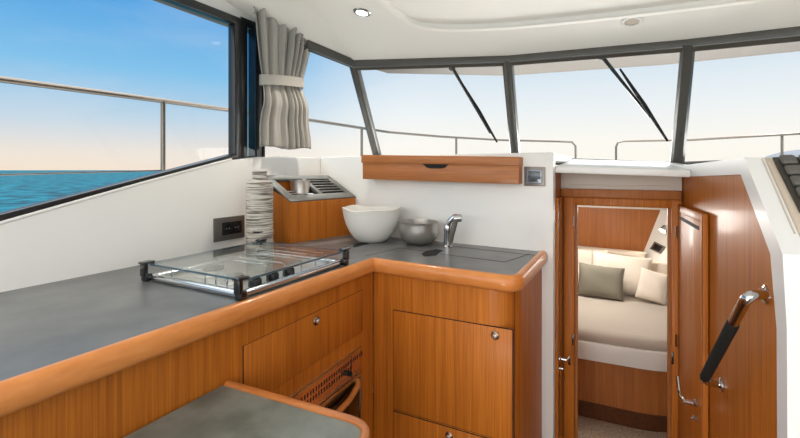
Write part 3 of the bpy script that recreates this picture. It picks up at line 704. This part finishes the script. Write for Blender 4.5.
# ------------------------------------------------------------------ curtain
cu = thing('curtain', 'light grey linen curtain gathered with a tieback at the port pillar', 'curtain', (-1.58,1.72,1.385))
def curt(z):
    zt, zw, zb = 2.115, 1.73, 1.385
    cx0, cx1 = V((-1.635,1.515,0)), V((-1.545,1.905,0))
    if z > zw: t = (z-zw)/(zt-zw); a = lerp(.14, .0, t**.7); b = lerp(.72, 1.0, t**.8)
    else: t = (zw-z)/(zw-zb); a = lerp(.14, .09, min(1,t*1.5)); b = lerp(.72, .90, min(1,t*1.15)**.7)
    return cx0.lerp(cx1, a), cx0.lerp(cx1, b)
bm = NB(); rows = []; nx, nz_ = 150, 46
nn = V((.98,-.18,0)); 
for j in range(nz_+1):
    z = lerp(1.385, 2.135, j/nz_); a, b = curt(z); row = []
    w = (b-a).length
    for i in range(nx+1):
        s = i/nx; ph = (s+.05*math.sin(s*7+1))*PI*2*7.5 + (.9*math.sin(s*5+2))*(1.73-z)*.9
        amp = (.022 if z > 1.73 else .018)*(.6+.4*min(1, abs(z-1.73)/.18))*(.75+.4*math.sin(s*11+.7))
        off = amp*(math.sin(ph+.5*math.sin(ph))+.3*math.sin(ph*1.7+1+z*3)) + .02*math.exp(-((z-1.62)/.06)**2)
        top = z
        if j == 0: top += .006*math.sin(s*9)
        p = a.lerp(b, s) + nn*off; row.append(V((p.x,p.y,min(top, ceilz(p.x,p.y)-.016))))
    rows.append(row)
loft(bm, rows, False, False)
o = obj('curtain_cloth', bm, 'curtain', cu, smooth=80); m_ = o.modifiers.new('s','SOLIDIFY'); m_.thickness = .002
bm = NB(); a, b = curt(1.735); mid = (a+b)/2; hw = (b-a).length/2+.012; dirc = (b-a).normalized()
ring = [V((mid.x,mid.y,1.735)) + dirc*(hw*math.cos(t*2*PI/40)) + nn*(.043*math.sin(t*2*PI/40)) + V((0,0,.010*math.cos(t*2*PI/40))) for t in range(40)]
sweep(bm, ring, [(-.0015,-.026),(.0015,-.026),(.0015,.026),(-.0015,.026)], (0,0,1), True); obj('tieback', bm, 'curtain', cu, smooth=60)
bm = NB(); tube(bm, [(-1.64,1.52,2.118),(-1.60,1.72,2.118),(-1.53,1.93,2.10)], .006, 8); obj('curtain_track', bm, 'steelb', cu)
# ------------------------------------------------------------------ downlights
dls = []
for k, (u, v, on) in enumerate(((362.5,9.5,1),(632,18.5,1))):
    p = onceil(u, v); t = thing('downlight', ['round recessed downlight near the curtain, lit','round white downlight above the centre windscreen pane'][k], 'light', p, 'ceiling downlights')
    e = .02; nrm = V((-(ceilz(p.x+e,p.y)-ceilz(p.x-e,p.y))/(2*e), -(ceilz(p.x,p.y+e)-ceilz(p.x,p.y-e))/(2*e), 1)).normalized()
    bm = NB(); lathe(bm, [(.046,.004),(.046,.015),(.040,.020),(.030,.0195),(.029,.010)], p, 36, -nrm, caps=False); obj('bezel', bm, 'steel' if k == 0 else 'white', t)
    bm = NB(); lathe(bm, [(.030,.008),(.030,.0145),(.02,.016)], p, 28, -nrm); obj('lens', bm, 'led' if k == 0 else 'cream', t)
    dls.append((p, nrm))
# ================================================================== COMPANIONWAY
YB = 2.25
# port side reveal (also the side of the sink wall) and aft cheek
bm = NB(); box(bm, CX-.02, CX, 2.072, YB, -.3, 1.262)
struct('wall_left', bm, 'wood_dark')
# bulkhead with opening
xl, xr = -.269, .222; ol, orr = -.222, .181; zt0, zo = 1.137, 1.098
bm = NB(); box(bm, -1.15, ol-.02, YB+.012, YB+.045, -.3, 1.26); box(bm, orr+.02, 1.05, YB+.012, YB+.045, -.3, 1.26); box(bm, ol-.02, orr+.02, YB+.012, YB+.045, zo+.02, 1.26)
struct('wall_front', bm, 'wood_dark')
df = NB(); box(df, xl, ol, YB-.012, YB+.05, -.3, zt0, .003); box(df, orr, xr, YB-.012, YB+.05, -.3, zt0, .003); box(df, ol, orr, YB-.010, YB+.05, zo, zt0, .003)
dfo = struct('door_1', df, 'wood_dark'); 
dfo.data.materials[0] = M['wood']
bm = NB(); box(bm, ol-.0, ol+.012, YB+.02, YB+.05, -.3, zo); box(bm, orr-.012, orr, YB+.02, YB+.05, -.3, zo); obj('door_stop', bm, 'wood_dark', dfo)
def plate(px, u, v, y, n_='strike_plate'):
    p = onY(u, v, y); bm = NB(); box(bm, p.x-.004, p.x+.004, y-.004, y, p.z-.027, p.z+.027, .001); o = obj(n_, bm, 'blackg', dfo)
    bm = NB()
    for dz in (-.014,.014): lathe(bm, [(.0022,.004),(.0022,.0052)], (p.x,y,p.z+dz), 10, (0,-1,0))
    obj('screw', bm, 'steel', o)
plate(0, 573, 339.5, YB-.012); plate(0, 672.5, 358, YB-.012)
# header beam + moulding above door, recess shade painted in as warm grey
bm = NB(); box(bm, CX+.001, .218, YB-.03, YB+.011, zt0+.001, 1.178, .003); struct('trim_11', bm, 'wood_dark')
bm = NB(); box(bm, CX+.001, .220, YB-.012, YB+.011, 1.178, 1.26); 
sweep(bm, fillet([(CX+.03,YB-.014,1.182),(CX+.045,YB-.014,1.196),(.175,YB-.014,1.196),(.195,YB-.014,1.182)],.012,4), rrect(-.004,.004,-.004,.004,.002,2), (0,-1,0)); struct('trim_12', bm, 'greyw')
# port door leaf edge-on (head compartment) on the reveal
bm = NB(); box(bm, CX, CX+.010, 2.07, 2.13, -.3, 1.128, .002); box(bm, CX, CX+.010, 2.19, 2.235, -.3, 1.128, .002); box(bm, CX, CX+.012, 2.065, 2.24, 1.128, 1.140, .002)
d2 = struct('door_2', bm, 'wood')
bm = NB(); box(bm, CX, CX+.003, 2.13, 2.19, -.3, 1.12); obj('door_gap', bm, 'gap', d2, smooth=0)
hp = onX(559.0,361.5,CX+.010); hy = 2.10
bm = NB(); zc_ = 1.27-(361.5-170)/424*1.95
lathe(bm, [(.011,0),(.011,.006),(.007,.010),(.007,.035)], (CX+.010,hy,zc_), 16, (1,0,0)); tube(bm, fillet([(CX+.043,hy-.004,zc_),(CX+.050,hy+.05,zc_),(CX+.050,hy+.062,zc_-.045)],.02,5), .006, 10); obj('door_handle', bm, 'steel', d2)
bm = NB(); lathe(bm, [(.010,0),(.010,.006),(.006,.008),(.006,.02)], (CX+.010,hy,zc_-.045), 16, (1,0,0)); obj('keyhole', bm, 'steel', d2)
bm = NB(); p = onY(572.5,221,YB-.012); 
tube(bm, [(xl+.02+.024,YB-.014,p.z-.025),(xl+.044,YB-.014,p.z+.025)], .0025, 8); obj('hinge', bm, 'steelb', dfo)
# starboard bulkhead panel (varnished) under the console
XS = .285
def XP(y): return .224 + (2.25-y)*.0636
NP = V((1, .0636, 0)).normalized()
def S(u, v, off=0): return onp(u, v, V((.224,2.25,0)) - NP*off, NP)
bm = NB(); wp = [(YB,-.3),(YB,1.24),(S(742.5,175).y,1.258),(S(772.5,254).y,S(772.5,254).z),(S(779,330).y,S(779,330).z),(S(781.5,438).y,S(781.5,438).z),(S(781.5,438).y,-.3)]
prism(bm, [(XP(y),y,z) for y,z in wp], (.03,0,0))
struct('wall_right', bm, 'wood')
# white console body with rim
t1, t2, t3, t4 = S(746,157.5), S(785,254), S(789.5,330), S(792.5,438)
t1.z = 1.303
bm = NB(); rim = [(2.75,1.22),(YB-.0,1.24),(S(742.5,175).y,1.258),(S(772.5,254).y,S(772.5,254).z),(S(779,330).y,S(779,330).z),(S(781.5,438).y,-.3),(t4.y,-.3),(t3.y,t3.z),(t2.y,t2.z),(t1.y,t1.z),(YB,1.29),(2.75,1.312)]
prism(bm, [(XP(y)-.004,y,z) for y,z in rim], (.04,0,0), .0)
obj_r = struct('trim_13', bm, 'white')
bm = NB(); body = [(YB,1.285),(t1.y,t1.z-.001),(t2.y,t2.z),(t3.y,t3.z),(t4.y,-.3),(YB,-.3)]
prism(bm, [(XP(y)+.036,y,z) for y,z in body], (1.02,0,0), .008, 3)
con = obj('helm_console', bm, 'cream'); tag(con, 'cream helm console with sloping top beside the steps down', 'console')
# groove line and switch panel on sloping face
sn = V((0, -(t1.z-t2.z), (t1.y-t2.y))).normalized()
if sn.z < 0: sn = -sn
sl = lambda u, v: onp(u, v, (0,t2.y,t2.z), sn)
bm = NB(); tube(bm, [sl(762,159), sl(778,195), sl(795,234)], .0022, 6); obj('groove', bm, 'greyw', con)
c0, c1 = sl(771.5,158.5), sl(799.5,214); ex = V((1,0,0)); dn_ = (V((0,t2.y,t2.z))-V((0,t1.y,t1.z))).normalized()
L_ = (c1-c0).dot(dn_); sx0 = (c0.x+c1.x)/2
sp = thing('switch_panel', 'dark switch panel with rows of rounded rocker switches on the console slope', 'switch panel', c0)
c0 = c0.copy(); c1 = c1.copy()
# panel outline follows its leaning left edge
bm = NB(); R_ = .52
pc = [c0, c1, c1+ex*R_, c0+ex*R_]; quadplate(bm, pc, sn, 0, .006, .003); obj('panel_plate', bm, 'switchp', sp)
for r_ in range(5):
    for k in range(13):
        f0, f1_ = r_/5+.02, (r_+1)/5-.02
        a0 = c0.lerp(c1, f0) + ex*(.010+k*.036); a1 = c0.lerp(c1, f1_) + ex*(.010+k*.036)
        bm = NB(); quadplate(bm, [a0,a1,a1+ex*.031,a0+ex*.031], sn, .005, .018, .006); obj('rocker_switch', bm, 'switch', sp, smooth=60)
# open cabin door leaf folded against the bulkhead
H = V((.2135,2.236,0)); E_ = V((.2425,1.772,0)); dl = (E_-H).normalized(); nl = V((-1,0,0)); nl = (nl - dl*nl.dot(dl)).normalized()
d3 = None
def leafbox(a, b, z0, z1, o0, o1, bev=.002):
    p, q = H+dl*a, H+dl*b; bm = NB()
    prism(bm, [p+nl*o0+V((0,0,z0)), q+nl*o0+V((0,0,z0)), q+nl*o0+V((0,0,z1)), p+nl*o0+V((0,0,z1))], nl*(o1-o0), bev); return bm
LW = (E_-H).length; z0l, z1l = -.28, 1.118
d3 = struct('door_3', leafbox(0, LW, z0l, z1l, -.008, .008), 'wood')
bm = NB(); merge(bm, leafbox(LW-.012, LW, z0l, z1l, .007, .012)); merge(bm, leafbox(.02, LW, z1l-.03, z1l, .007, .010)); obj('edge_lipping', bm, 'wood', d3, label='paler teak edge strip')
bm = leafbox(.05, LW-.06, z1l-.062, z1l-.048, .006, .0095, 0); obj('vent_slot', bm, 'black', d3, smooth=0)
hpz = 1.27-(404-170)/424*1.52
hc = H+dl*(LW-.075)
bm = NB(); hb_ = hc+V((0,0,hpz)); lathe(bm, [(.014,.012),(.014,.018),(.008,.022),(.008,.05)], hb_, 18, nl); tube(bm, fillet([hb_+nl*.050, hb_+nl*.055-dl*.06, hb_+nl*.055-dl*.095+V((0,0,.045))], .03, 5), .007, 10); obj('door_handle', bm, 'steel', d3)
bm = NB(); lathe(bm, [(.010,.012),(.010,.020),(.006,.022),(.006,.03)], hb_-V((0,0,.055)), 16, nl); obj('keyhole', bm, 'steel', d3)
for u, v in ((684,239),(684.5,361)):
    z = onX(u, v, .206).z; bm = NB(); a = H+nl*.016+dl*.004
    tube(bm, [a+V((0,0,z-.026)), a+V((0,0,z+.026))], .0045, 10); obj('hinge', bm, 'steel', d3)
# ------------------------------------------------------------------ handrail on the varnished panel
XH = None
def HP(u, v): return S(u, v, .055)
hr = thing('handrail', 'bent steel handrail with black foam grip on the varnished panel', 'handrail', S(712,384))
top_end = S(766.5,294.5); botb = HP(703,381); topc = HP(748,295); flb = botb + V((0,.03,-.012)); flb.x = XP(flb.y)-.001
pth = fillet([top_end, topc, botb, flb], [0,.09,.03,0], 8)
bm = NB(); tube(bm, pth, .0115, 14); obj('steel_rail', bm, 'steel', hr)
ga = topc.lerp(botb,.25); gb = topc.lerp(botb,.955)
bm = NB(); tube(bm, [ga, ga.lerp(gb,.03), ga.lerp(gb,.97), gb], [.0120,.0138,.0138,.0120], 16); obj('foam_grip', bm, 'grip', hr, label='black ribbed foam grip')
for p in (top_end, flb):
    bm = NB(); lathe(bm, [(.022,-.001),(.022,.004),(.014,.008)], p, 20, (-1,0,0)); obj('mounting_flange', bm, 'steel', hr)
# ================================================================== FORWARD CABIN
YH = 4.25
bm = NB(); hb1 = [onY(664.5,200,YH), onY(642,256,YH)]
hp_ = [V((-1.05,YH,1.02)), V((-1.05,YH,.2)), V((hb1[1].x+(hb1[1].x-hb1[0].x)*.9,YH,hb1[1].z+(hb1[1].z-hb1[0].z)*.9)), V((hb1[0].x,YH,hb1[0].z)), V((hb1[0].x+.01,YH,1.02))]
prism(bm, hp_, (0,.03,0)); struct('wall_back', bm, 'wood_dark')
bm = NB(); box(bm, -1.1,-1.05,2.3,4.3,-.3,1.1); struct('wall_left', bm, 'cream')
# white hull side panel
e1, e2 = hb1[0], hb1[1]; ee = (e1-e2); sidev = V((.55,-.62,0))
bm = NB(); a = e2-ee*.9; b_ = e1+ee*.35; quadv = [a, b_, b_+sidev*1.6, a+sidev*1.6]; prism(bm, quadv, (.02,.03,0)); struct('wall_right', bm, 'white')
hn = ee.cross(sidev).normalized(); hn = hn if hn.y < 0 else -hn
hs = lambda u, v: onp(u, v, e1, hn)
bm = NB(); prism(bm, [(-1.1,2.296,1.10),(1.0,2.296,1.10),(1.0,YH+.03,.965),(-1.1,YH+.03,.965)], (0,0,.02)); struct('ceiling', bm, 'white')
# small light batten on the ceiling over the headboard
bm = NB(); box(bm, -.9,.30,YH-.10,YH-.001,.935,.952,.003); struct('trim_14', bm, 'greyw')
# socket and reading lamp
sk = [hs(650.5,249),hs(655,241.5),hs(666,247),hs(661,254)]; cs = thing('cabin_socket', 'small black socket on the white slanted panel above the berth', 'socket', sum(sk,V())/4)
bm = NB(); quadplate(bm, sk, hn, 0, .008, .002); obj('face_plate', bm, 'sock', cs)
mid = sum(sk,V())/4; bm = NB(); quadplate(bm, [mid+(p-mid)*.66 for p in sk], hn, .007, .011, .001); obj('insert', bm, 'sockb', cs)
rp = hs(669,230.5); rl = thing('reading_light', 'small steel reading spotlight, lit, above the berth pillows', 'light', rp)
bm = NB(); lathe(bm, [(.022,0),(.022,.01),(.008,.014),(.008,.05)], rp, 20, hn); obj('lamp_base', bm, 'steel', rl)
ld = (V((-.5,-.55,-.75))).normalized(); lc_ = rp+hn*.055
bm = NB(); lathe(bm, [(.012,-.035),(.02,-.025),(.026,.02),(.028,.022)], lc_, 24, ld, caps=False); obj('lamp_shade', bm, 'steel', rl)
bm = NB(); lathe(bm, [(.024,.008),(.024,.016),(.012,.02)], lc_, 20, ld); obj('lens', bm, mat('warm_lens', (255,240,210), .4, emit=((255,226,180), 14)), rl)
# berth
be = thing('berth', 'island berth base with white moulded rim and teak front beyond the cabin doorway', 'bed', (-.2,3.5,-.3))
rimp = fillet([(-1.0,YH-.02,0),(-1.0,2.76,0),(.26,2.83,0),(.60,3.2,0),(.50,3.55,0),(-.08,YH-.06,0)], [0,.05,.2,.15,.1,0], 8)
zr0, zr1 = .115, .225
def scl(P, k): 
    c = V((-.3,3.5,0)); return [c+(p-c)*k for p in P]
bm = NB(); plan(bm, [(p.x,p.y) for p in rimp], zr0, zr1, .008); obj('moulded_rim', bm, 'white', be, smooth=50)
bm = NB(); P_ = [V((p.x,max(p.y,2.80)+.02,0)) for p in scl(rimp,.975)]; plan(bm, [(p.x,p.y) for p in P_], -.155, zr0); obj('berth_front', bm, 'wood_dark', be)
bm = NB(); P_ = scl(rimp,.95); plan(bm, [(p.x,max(p.y,2.82)+.09) for p in P_], -.3, -.155); obj('plinth', bm, 'floor', be)  # darker sole wood paints in the shade under the berth overhang
# mattress with bedspread
bm = NB(); P_ = scl(rimp,.985); n_ = len(P_)
rings = []
for dz, k in ((0,.985),(.02,1.0),(.045,.99),(.058,.96),(.062,.90)): rings.append([V((-.3+(p.x+.3)*k, 3.5+(p.y-3.5)*k, zr1+dz)) for p in P_])
loft(bm, rings, True, True); t = obj('mattress', bm, 'sheet', smooth=60); tag(t, 'mattress with beige bedspread on the berth beyond the doorway', 'mattress')
zm = zr1+.062
# ledge with folded blanket behind pillows
bm = NB(); box(bm, -.98,.14,YH-.17,YH-.003,zm-.06,.505,.008); obj('headboard_shelf', bm, 'white', be)
def roundplan(w, h, th, c, rx, ry, rz, m, name, label, cat='pillow', group=None, n=22, pinch=.10, e=.42):
    bm = NB(); vs = []; R = Matrix.Rotation(rz,3,'Z') @ Matrix.Rotation(rx,3,'X') @ Matrix.Rotation(ry,3,'Y')
    rnd = random.Random(hash(label) % 999 if False else len(label))
    ph = rnd.random()*6
    rows = {}
    for s in (1,-1):
        for i in range(n+1):
            for j in range(n+1):
                x = -1+2*i/n; y = -1+2*j/n
                edge = (i in (0,n)) or (j in (0,n))
                if s == -1 and edge: rows[(s,i,j)] = rows[(1,i,j)]; continue
                px = x*(1-pinch*(1-y*y)*.55*abs(x)); py = y*(1-pinch*(1-x*x)*.55*abs(y))
                t = ((1-x**4)*(1-y**4))**e
                t *= 1+.06*math.sin(4*x+ph)+.05*math.sin(5*y+3*x+ph)
                p = V((px*w/2, s*t*th/2, py*h/2)); p = R @ p
                rows[(s,i,j)] = bm.verts.new(V(c)+p)
    for s in (1,-1):
        for i in range(n):
            for j in range(n):
                f = [rows[(s,i,j)],rows[(s,i+1,j)],rows[(s,i+1,j+1)],rows[(s,i,j+1)]]
                try: bm.faces.new(f if s == -1 else f[::-1])
                except ValueError: pass
    bmesh.ops.recalc_face_normals(bm, faces=bm.faces)
    lo = min(v.co.z for v in bm.verts)
    if cat == 'pillow':
        for v in bm.verts: v.co.z += zm-.004-lo
    o = obj(name, bm, m, smooth=180); tag(o, label, cat, group); return o
G = 'pillows on the berth'
def pil(u, v, y, w, h, th, m, label, rx=-.28, ry=0, rz=.0, **k):
    c = onY(u, v, y); return roundplan(w, h, th, c, rx, ry, rz, m, 'pillow', label, 'pillow', G, **k)
pil(600.5,283.3,3.62,.325,.25,.10,'pgrey','small sage grey rectangular pillow, frontmost on the berth',rx=-.30,ry=.04)
pil(620,279,3.80,.44,.31,.12,'pwhite','large white pillow leaning right behind the grey one',rx=-.28,ry=.06)
pil(653,283.3,3.66,.20,.23,.10,'pwhite','crumpled white pillow at the right beside the door jamb',rx=-.3,ry=.16,rz=-.1)
pil(663,276,3.86,.31,.28,.11,'pbeige','beige pillow behind the crumpled white one, under the socket',rx=-.25,rz=-.6)
pil(578,276,3.95,.46,.32,.13,'pwhite','white pillow at the left end behind the grey one',rx=-.25,rz=.0)
c = onY(607,252.5,4.16)
roundplan(.62,.075,.12,V((c.x,c.y,.541)),0,0.02,0,'pbeige','folded_blanket','rolled beige blanket on the shelf behind the pillows','blanket',None)
# ================================================================== LIGHT
w = bpy.data.worlds.new('World'); bpy.context.scene.world = w; w.use_nodes = True; nt = w.node_tree; nt.nodes.clear()
out = nt.nodes.new('ShaderNodeOutputWorld'); bg = nt.nodes.new('ShaderNodeBackground'); nt.links.new(bg.outputs[0], out.inputs[0])
tc = nt.nodes.new('ShaderNodeTexCoord'); sep = nt.nodes.new('ShaderNodeSeparateXYZ'); nt.links.new(tc.outputs['Generated'], sep.inputs[0])
def ramp(src, stops):
    r = nt.nodes.new('ShaderNodeValToRGB'); e = r.color_ramp.elements
    e[0].position, e[0].color = stops[0][0], stops[0][1]; e[1].position, e[1].color = stops[-1][0], stops[-1][1]
    for p, c in stops[1:-1]: x = e.new(p); x.color = c
    nt.links.new(src, r.inputs[0]); return r
r1 = ramp(sep.outputs['Z'], [(0,lin((246,226,206))),(.035,lin((238,226,214))),(.10,lin((196,214,228))),(.20,lin((130,192,232))),(.36,lin((62,152,222))),(.47,lin((110,175,225))),(.62,(.95,.93,.90,1)),(1,(1,.97,.93,1))])
r2 = ramp(sep.outputs['Z'], [(0,lin((255,246,232))),(.06,lin((253,247,238))),(.14,lin((236,240,242))),(.30,lin((190,214,234))),(.47,lin((215,226,236))),(.62,(.95,.93,.90,1)),(1,(1,.97,.93,1))])
# haze whitens ahead (over the bow)
dot = nt.nodes.new('ShaderNodeVectorMath'); dot.operation = 'DOT_PRODUCT'; dot.inputs[1].default_value = (.05, 1, 0)
nt.links.new(tc.outputs['Generated'], dot.inputs[0])
mr = nt.nodes.new('ShaderNodeMapRange'); mr.inputs[1].default_value = .60; mr.inputs[2].default_value = .88; mr.interpolation_type = 'SMOOTHSTEP'
nt.links.new(dot.outputs['Value'], mr.inputs[0])
mx = nt.nodes.new('ShaderNodeMix'); mx.data_type = 'RGBA'; nt.links.new(mr.outputs[0], mx.inputs[0]); nt.links.new(r1.outputs[0], mx.inputs[6]); nt.links.new(r2.outputs[0], mx.inputs[7])
# faint clouds
nz = nt.nodes.new('ShaderNodeTexNoise'); nz.inputs['Scale'].default_value = 3; nz.inputs['Detail'].default_value = 6
mpn = nt.nodes.new('ShaderNodeMapping'); mpn.inputs['Scale'].default_value = (1,1,3.5); nt.links.new(tc.outputs['Generated'], mpn.inputs[0]); nt.links.new(mpn.outputs[0], nz.inputs['Vector'])
cr = nt.nodes.new('ShaderNodeMapRange'); cr.inputs[1].default_value = .5; cr.inputs[2].default_value = .8; cr.inputs[4].default_value = .22; nt.links.new(nz.outputs['Fac'], cr.inputs[0])
mx2 = nt.nodes.new('ShaderNodeMix'); mx2.data_type = 'RGBA'; nt.links.new(cr.outputs[0], mx2.inputs[0]); nt.links.new(mx.outputs[2], mx2.inputs[6]); mx2.inputs[7].default_value = lin((236,234,236))
# brighter sun-side sky astern
da = nt.nodes.new('ShaderNodeVectorMath'); da.operation = 'DOT_PRODUCT'; da.inputs[1].default_value = V((.25,-1,.35)).normalized()
nt.links.new(tc.outputs['Generated'], da.inputs[0])
ma = nt.nodes.new('ShaderNodeMapRange'); ma.inputs[1].default_value = .25; ma.inputs[2].default_value = .95; ma.inputs[3].default_value = 1; ma.inputs[4].default_value = 2.6; ma.interpolation_type = 'SMOOTHSTEP'
nt.links.new(da.outputs['Value'], ma.inputs[0]); 
up = nt.nodes.new('ShaderNodeMapRange'); up.inputs[1].default_value = .42; up.inputs[2].default_value = .75; up.inputs[3].default_value = 1; up.inputs[4].default_value = 3.0; up.interpolation_type = 'SMOOTHSTEP'
nt.links.new(sep.outputs['Z'], up.inputs[0])
mm = nt.nodes.new('ShaderNodeMath'); mm.operation = 'MAXIMUM'; nt.links.new(ma.outputs[0], mm.inputs[0]); nt.links.new(up.outputs[0], mm.inputs[1])
# the bright side of the sky is warm white, not blue
wr = nt.nodes.new('ShaderNodeMapRange'); wr.inputs[1].default_value = 1.0; wr.inputs[2].default_value = 3.0; nt.links.new(ma.outputs[0], wr.inputs[0])
mx3 = nt.nodes.new('ShaderNodeMix'); mx3.data_type = 'RGBA'; nt.links.new(wr.outputs[0], mx3.inputs[0]); nt.links.new(mx2.outputs[2], mx3.inputs[6]); mx3.inputs[7].default_value = (1,.96,.91,1)
nt.links.new(mx3.outputs[2], bg.inputs['Color']); nt.links.new(mm.outputs[0], bg.inputs['Strength'])
def area(name, loc, rot, sx, sy, e, col=(1,1,1)):
    l = bpy.data.lights.new(name, 'AREA'); l.shape = 'RECTANGLE'; l.size = sx; l.size_y = sy; l.energy = e; l.color = col
    o = bpy.data.objects.new(name, l); o.location = loc; o.rotation_euler = rot; C.objects.link(o); return o
area('foredeck_bounce_fill', (-.2,3.0,1.26), (math.radians(-122),0,0), 2.2, .6, 32, (1,.97,.93))  # added lamp imitating light thrown up by the sunlit foredeck
# daylight through the aft doorway, then two fill lamps inside the saloon
area('aft_doorway_daylight', (-.5,-1.45,1.1), (math.radians(98),0,0), 2.4, 1.6, 9, (1,.97,.93))
area('aft_uplight_fill', (-.85,-1.2,.10), (math.radians(150),0,math.radians(-8)), 1.6, .9, 64, (1,.97,.93))  # added lamp near the floor, brightens the ceiling like bounced light
area('saloon_overhead_fill', (-.1,-.6,1.93), (0,0,0), 2.0, 1.2, 4, (1,.98,.95))  # downward fill lamp below the closed ceiling, no skylight opening there
sl_ = bpy.data.lights.new('sun', 'SUN'); sl_.energy = 2.0; sl_.angle = math.radians(4); sl_.color = (1,.96,.9)
so_n = bpy.data.objects.new('sun', sl_); so_n.rotation_euler = V((.35,-.55,-1.35)).to_track_quat('-Z','Y').to_euler(); so_n.location = (0,0,8); C.objects.link(so_n)
def spot(name, loc, to, e, ang, col=(1,.9,.78), r=.03):
    l = bpy.data.lights.new(name, 'SPOT'); l.energy = e; l.spot_size = math.radians(ang); l.spot_blend = .6; l.color = col; l.shadow_soft_size = r
    o = bpy.data.objects.new(name, l); o.location = loc; o.rotation_euler = (V(to)-V(loc)).to_track_quat('-Z','Y').to_euler(); C.objects.link(o)
p, nrm = dls[0]; spot('downlight_lamp', p-nrm*.03, p-nrm-V((0,0,1)), 14, 120)
spot('reading_lamp', lc_+ld*.03, lc_+ld, 5, 130)
l = bpy.data.lights.new('cabin_fill', 'POINT'); l.energy = 10; l.color = (1,.94,.87); l.shadow_soft_size = .08  # added unseen fill light above the berth, without a fixture
o = bpy.data.objects.new('cabin_fill', l); o.location = (-.3,3.45,.93); C.objects.link(o)
# ================================================================== CAMERA
cd = bpy.data.cameras.new('Camera'); cam = bpy.data.objects.new('Camera', cd); C.objects.link(cam)
cam.location = EYE; cam.rotation_euler = (PI/2, 0, TH); cd.sensor_width = 36; cd.lens = F/800*36; cd.shift_y = -(219-HZ)/800; cd.clip_start = .02; cd.clip_end = 9000
sc_ = bpy.context.scene; sc_.camera = cam
sc_.view_settings.view_transform = 'Standard'; sc_.view_settings.look = 'None'; sc_.view_settings.gamma = 1; sc_.view_settings.use_curve_mapping = False
sc_.view_settings.exposure = .12
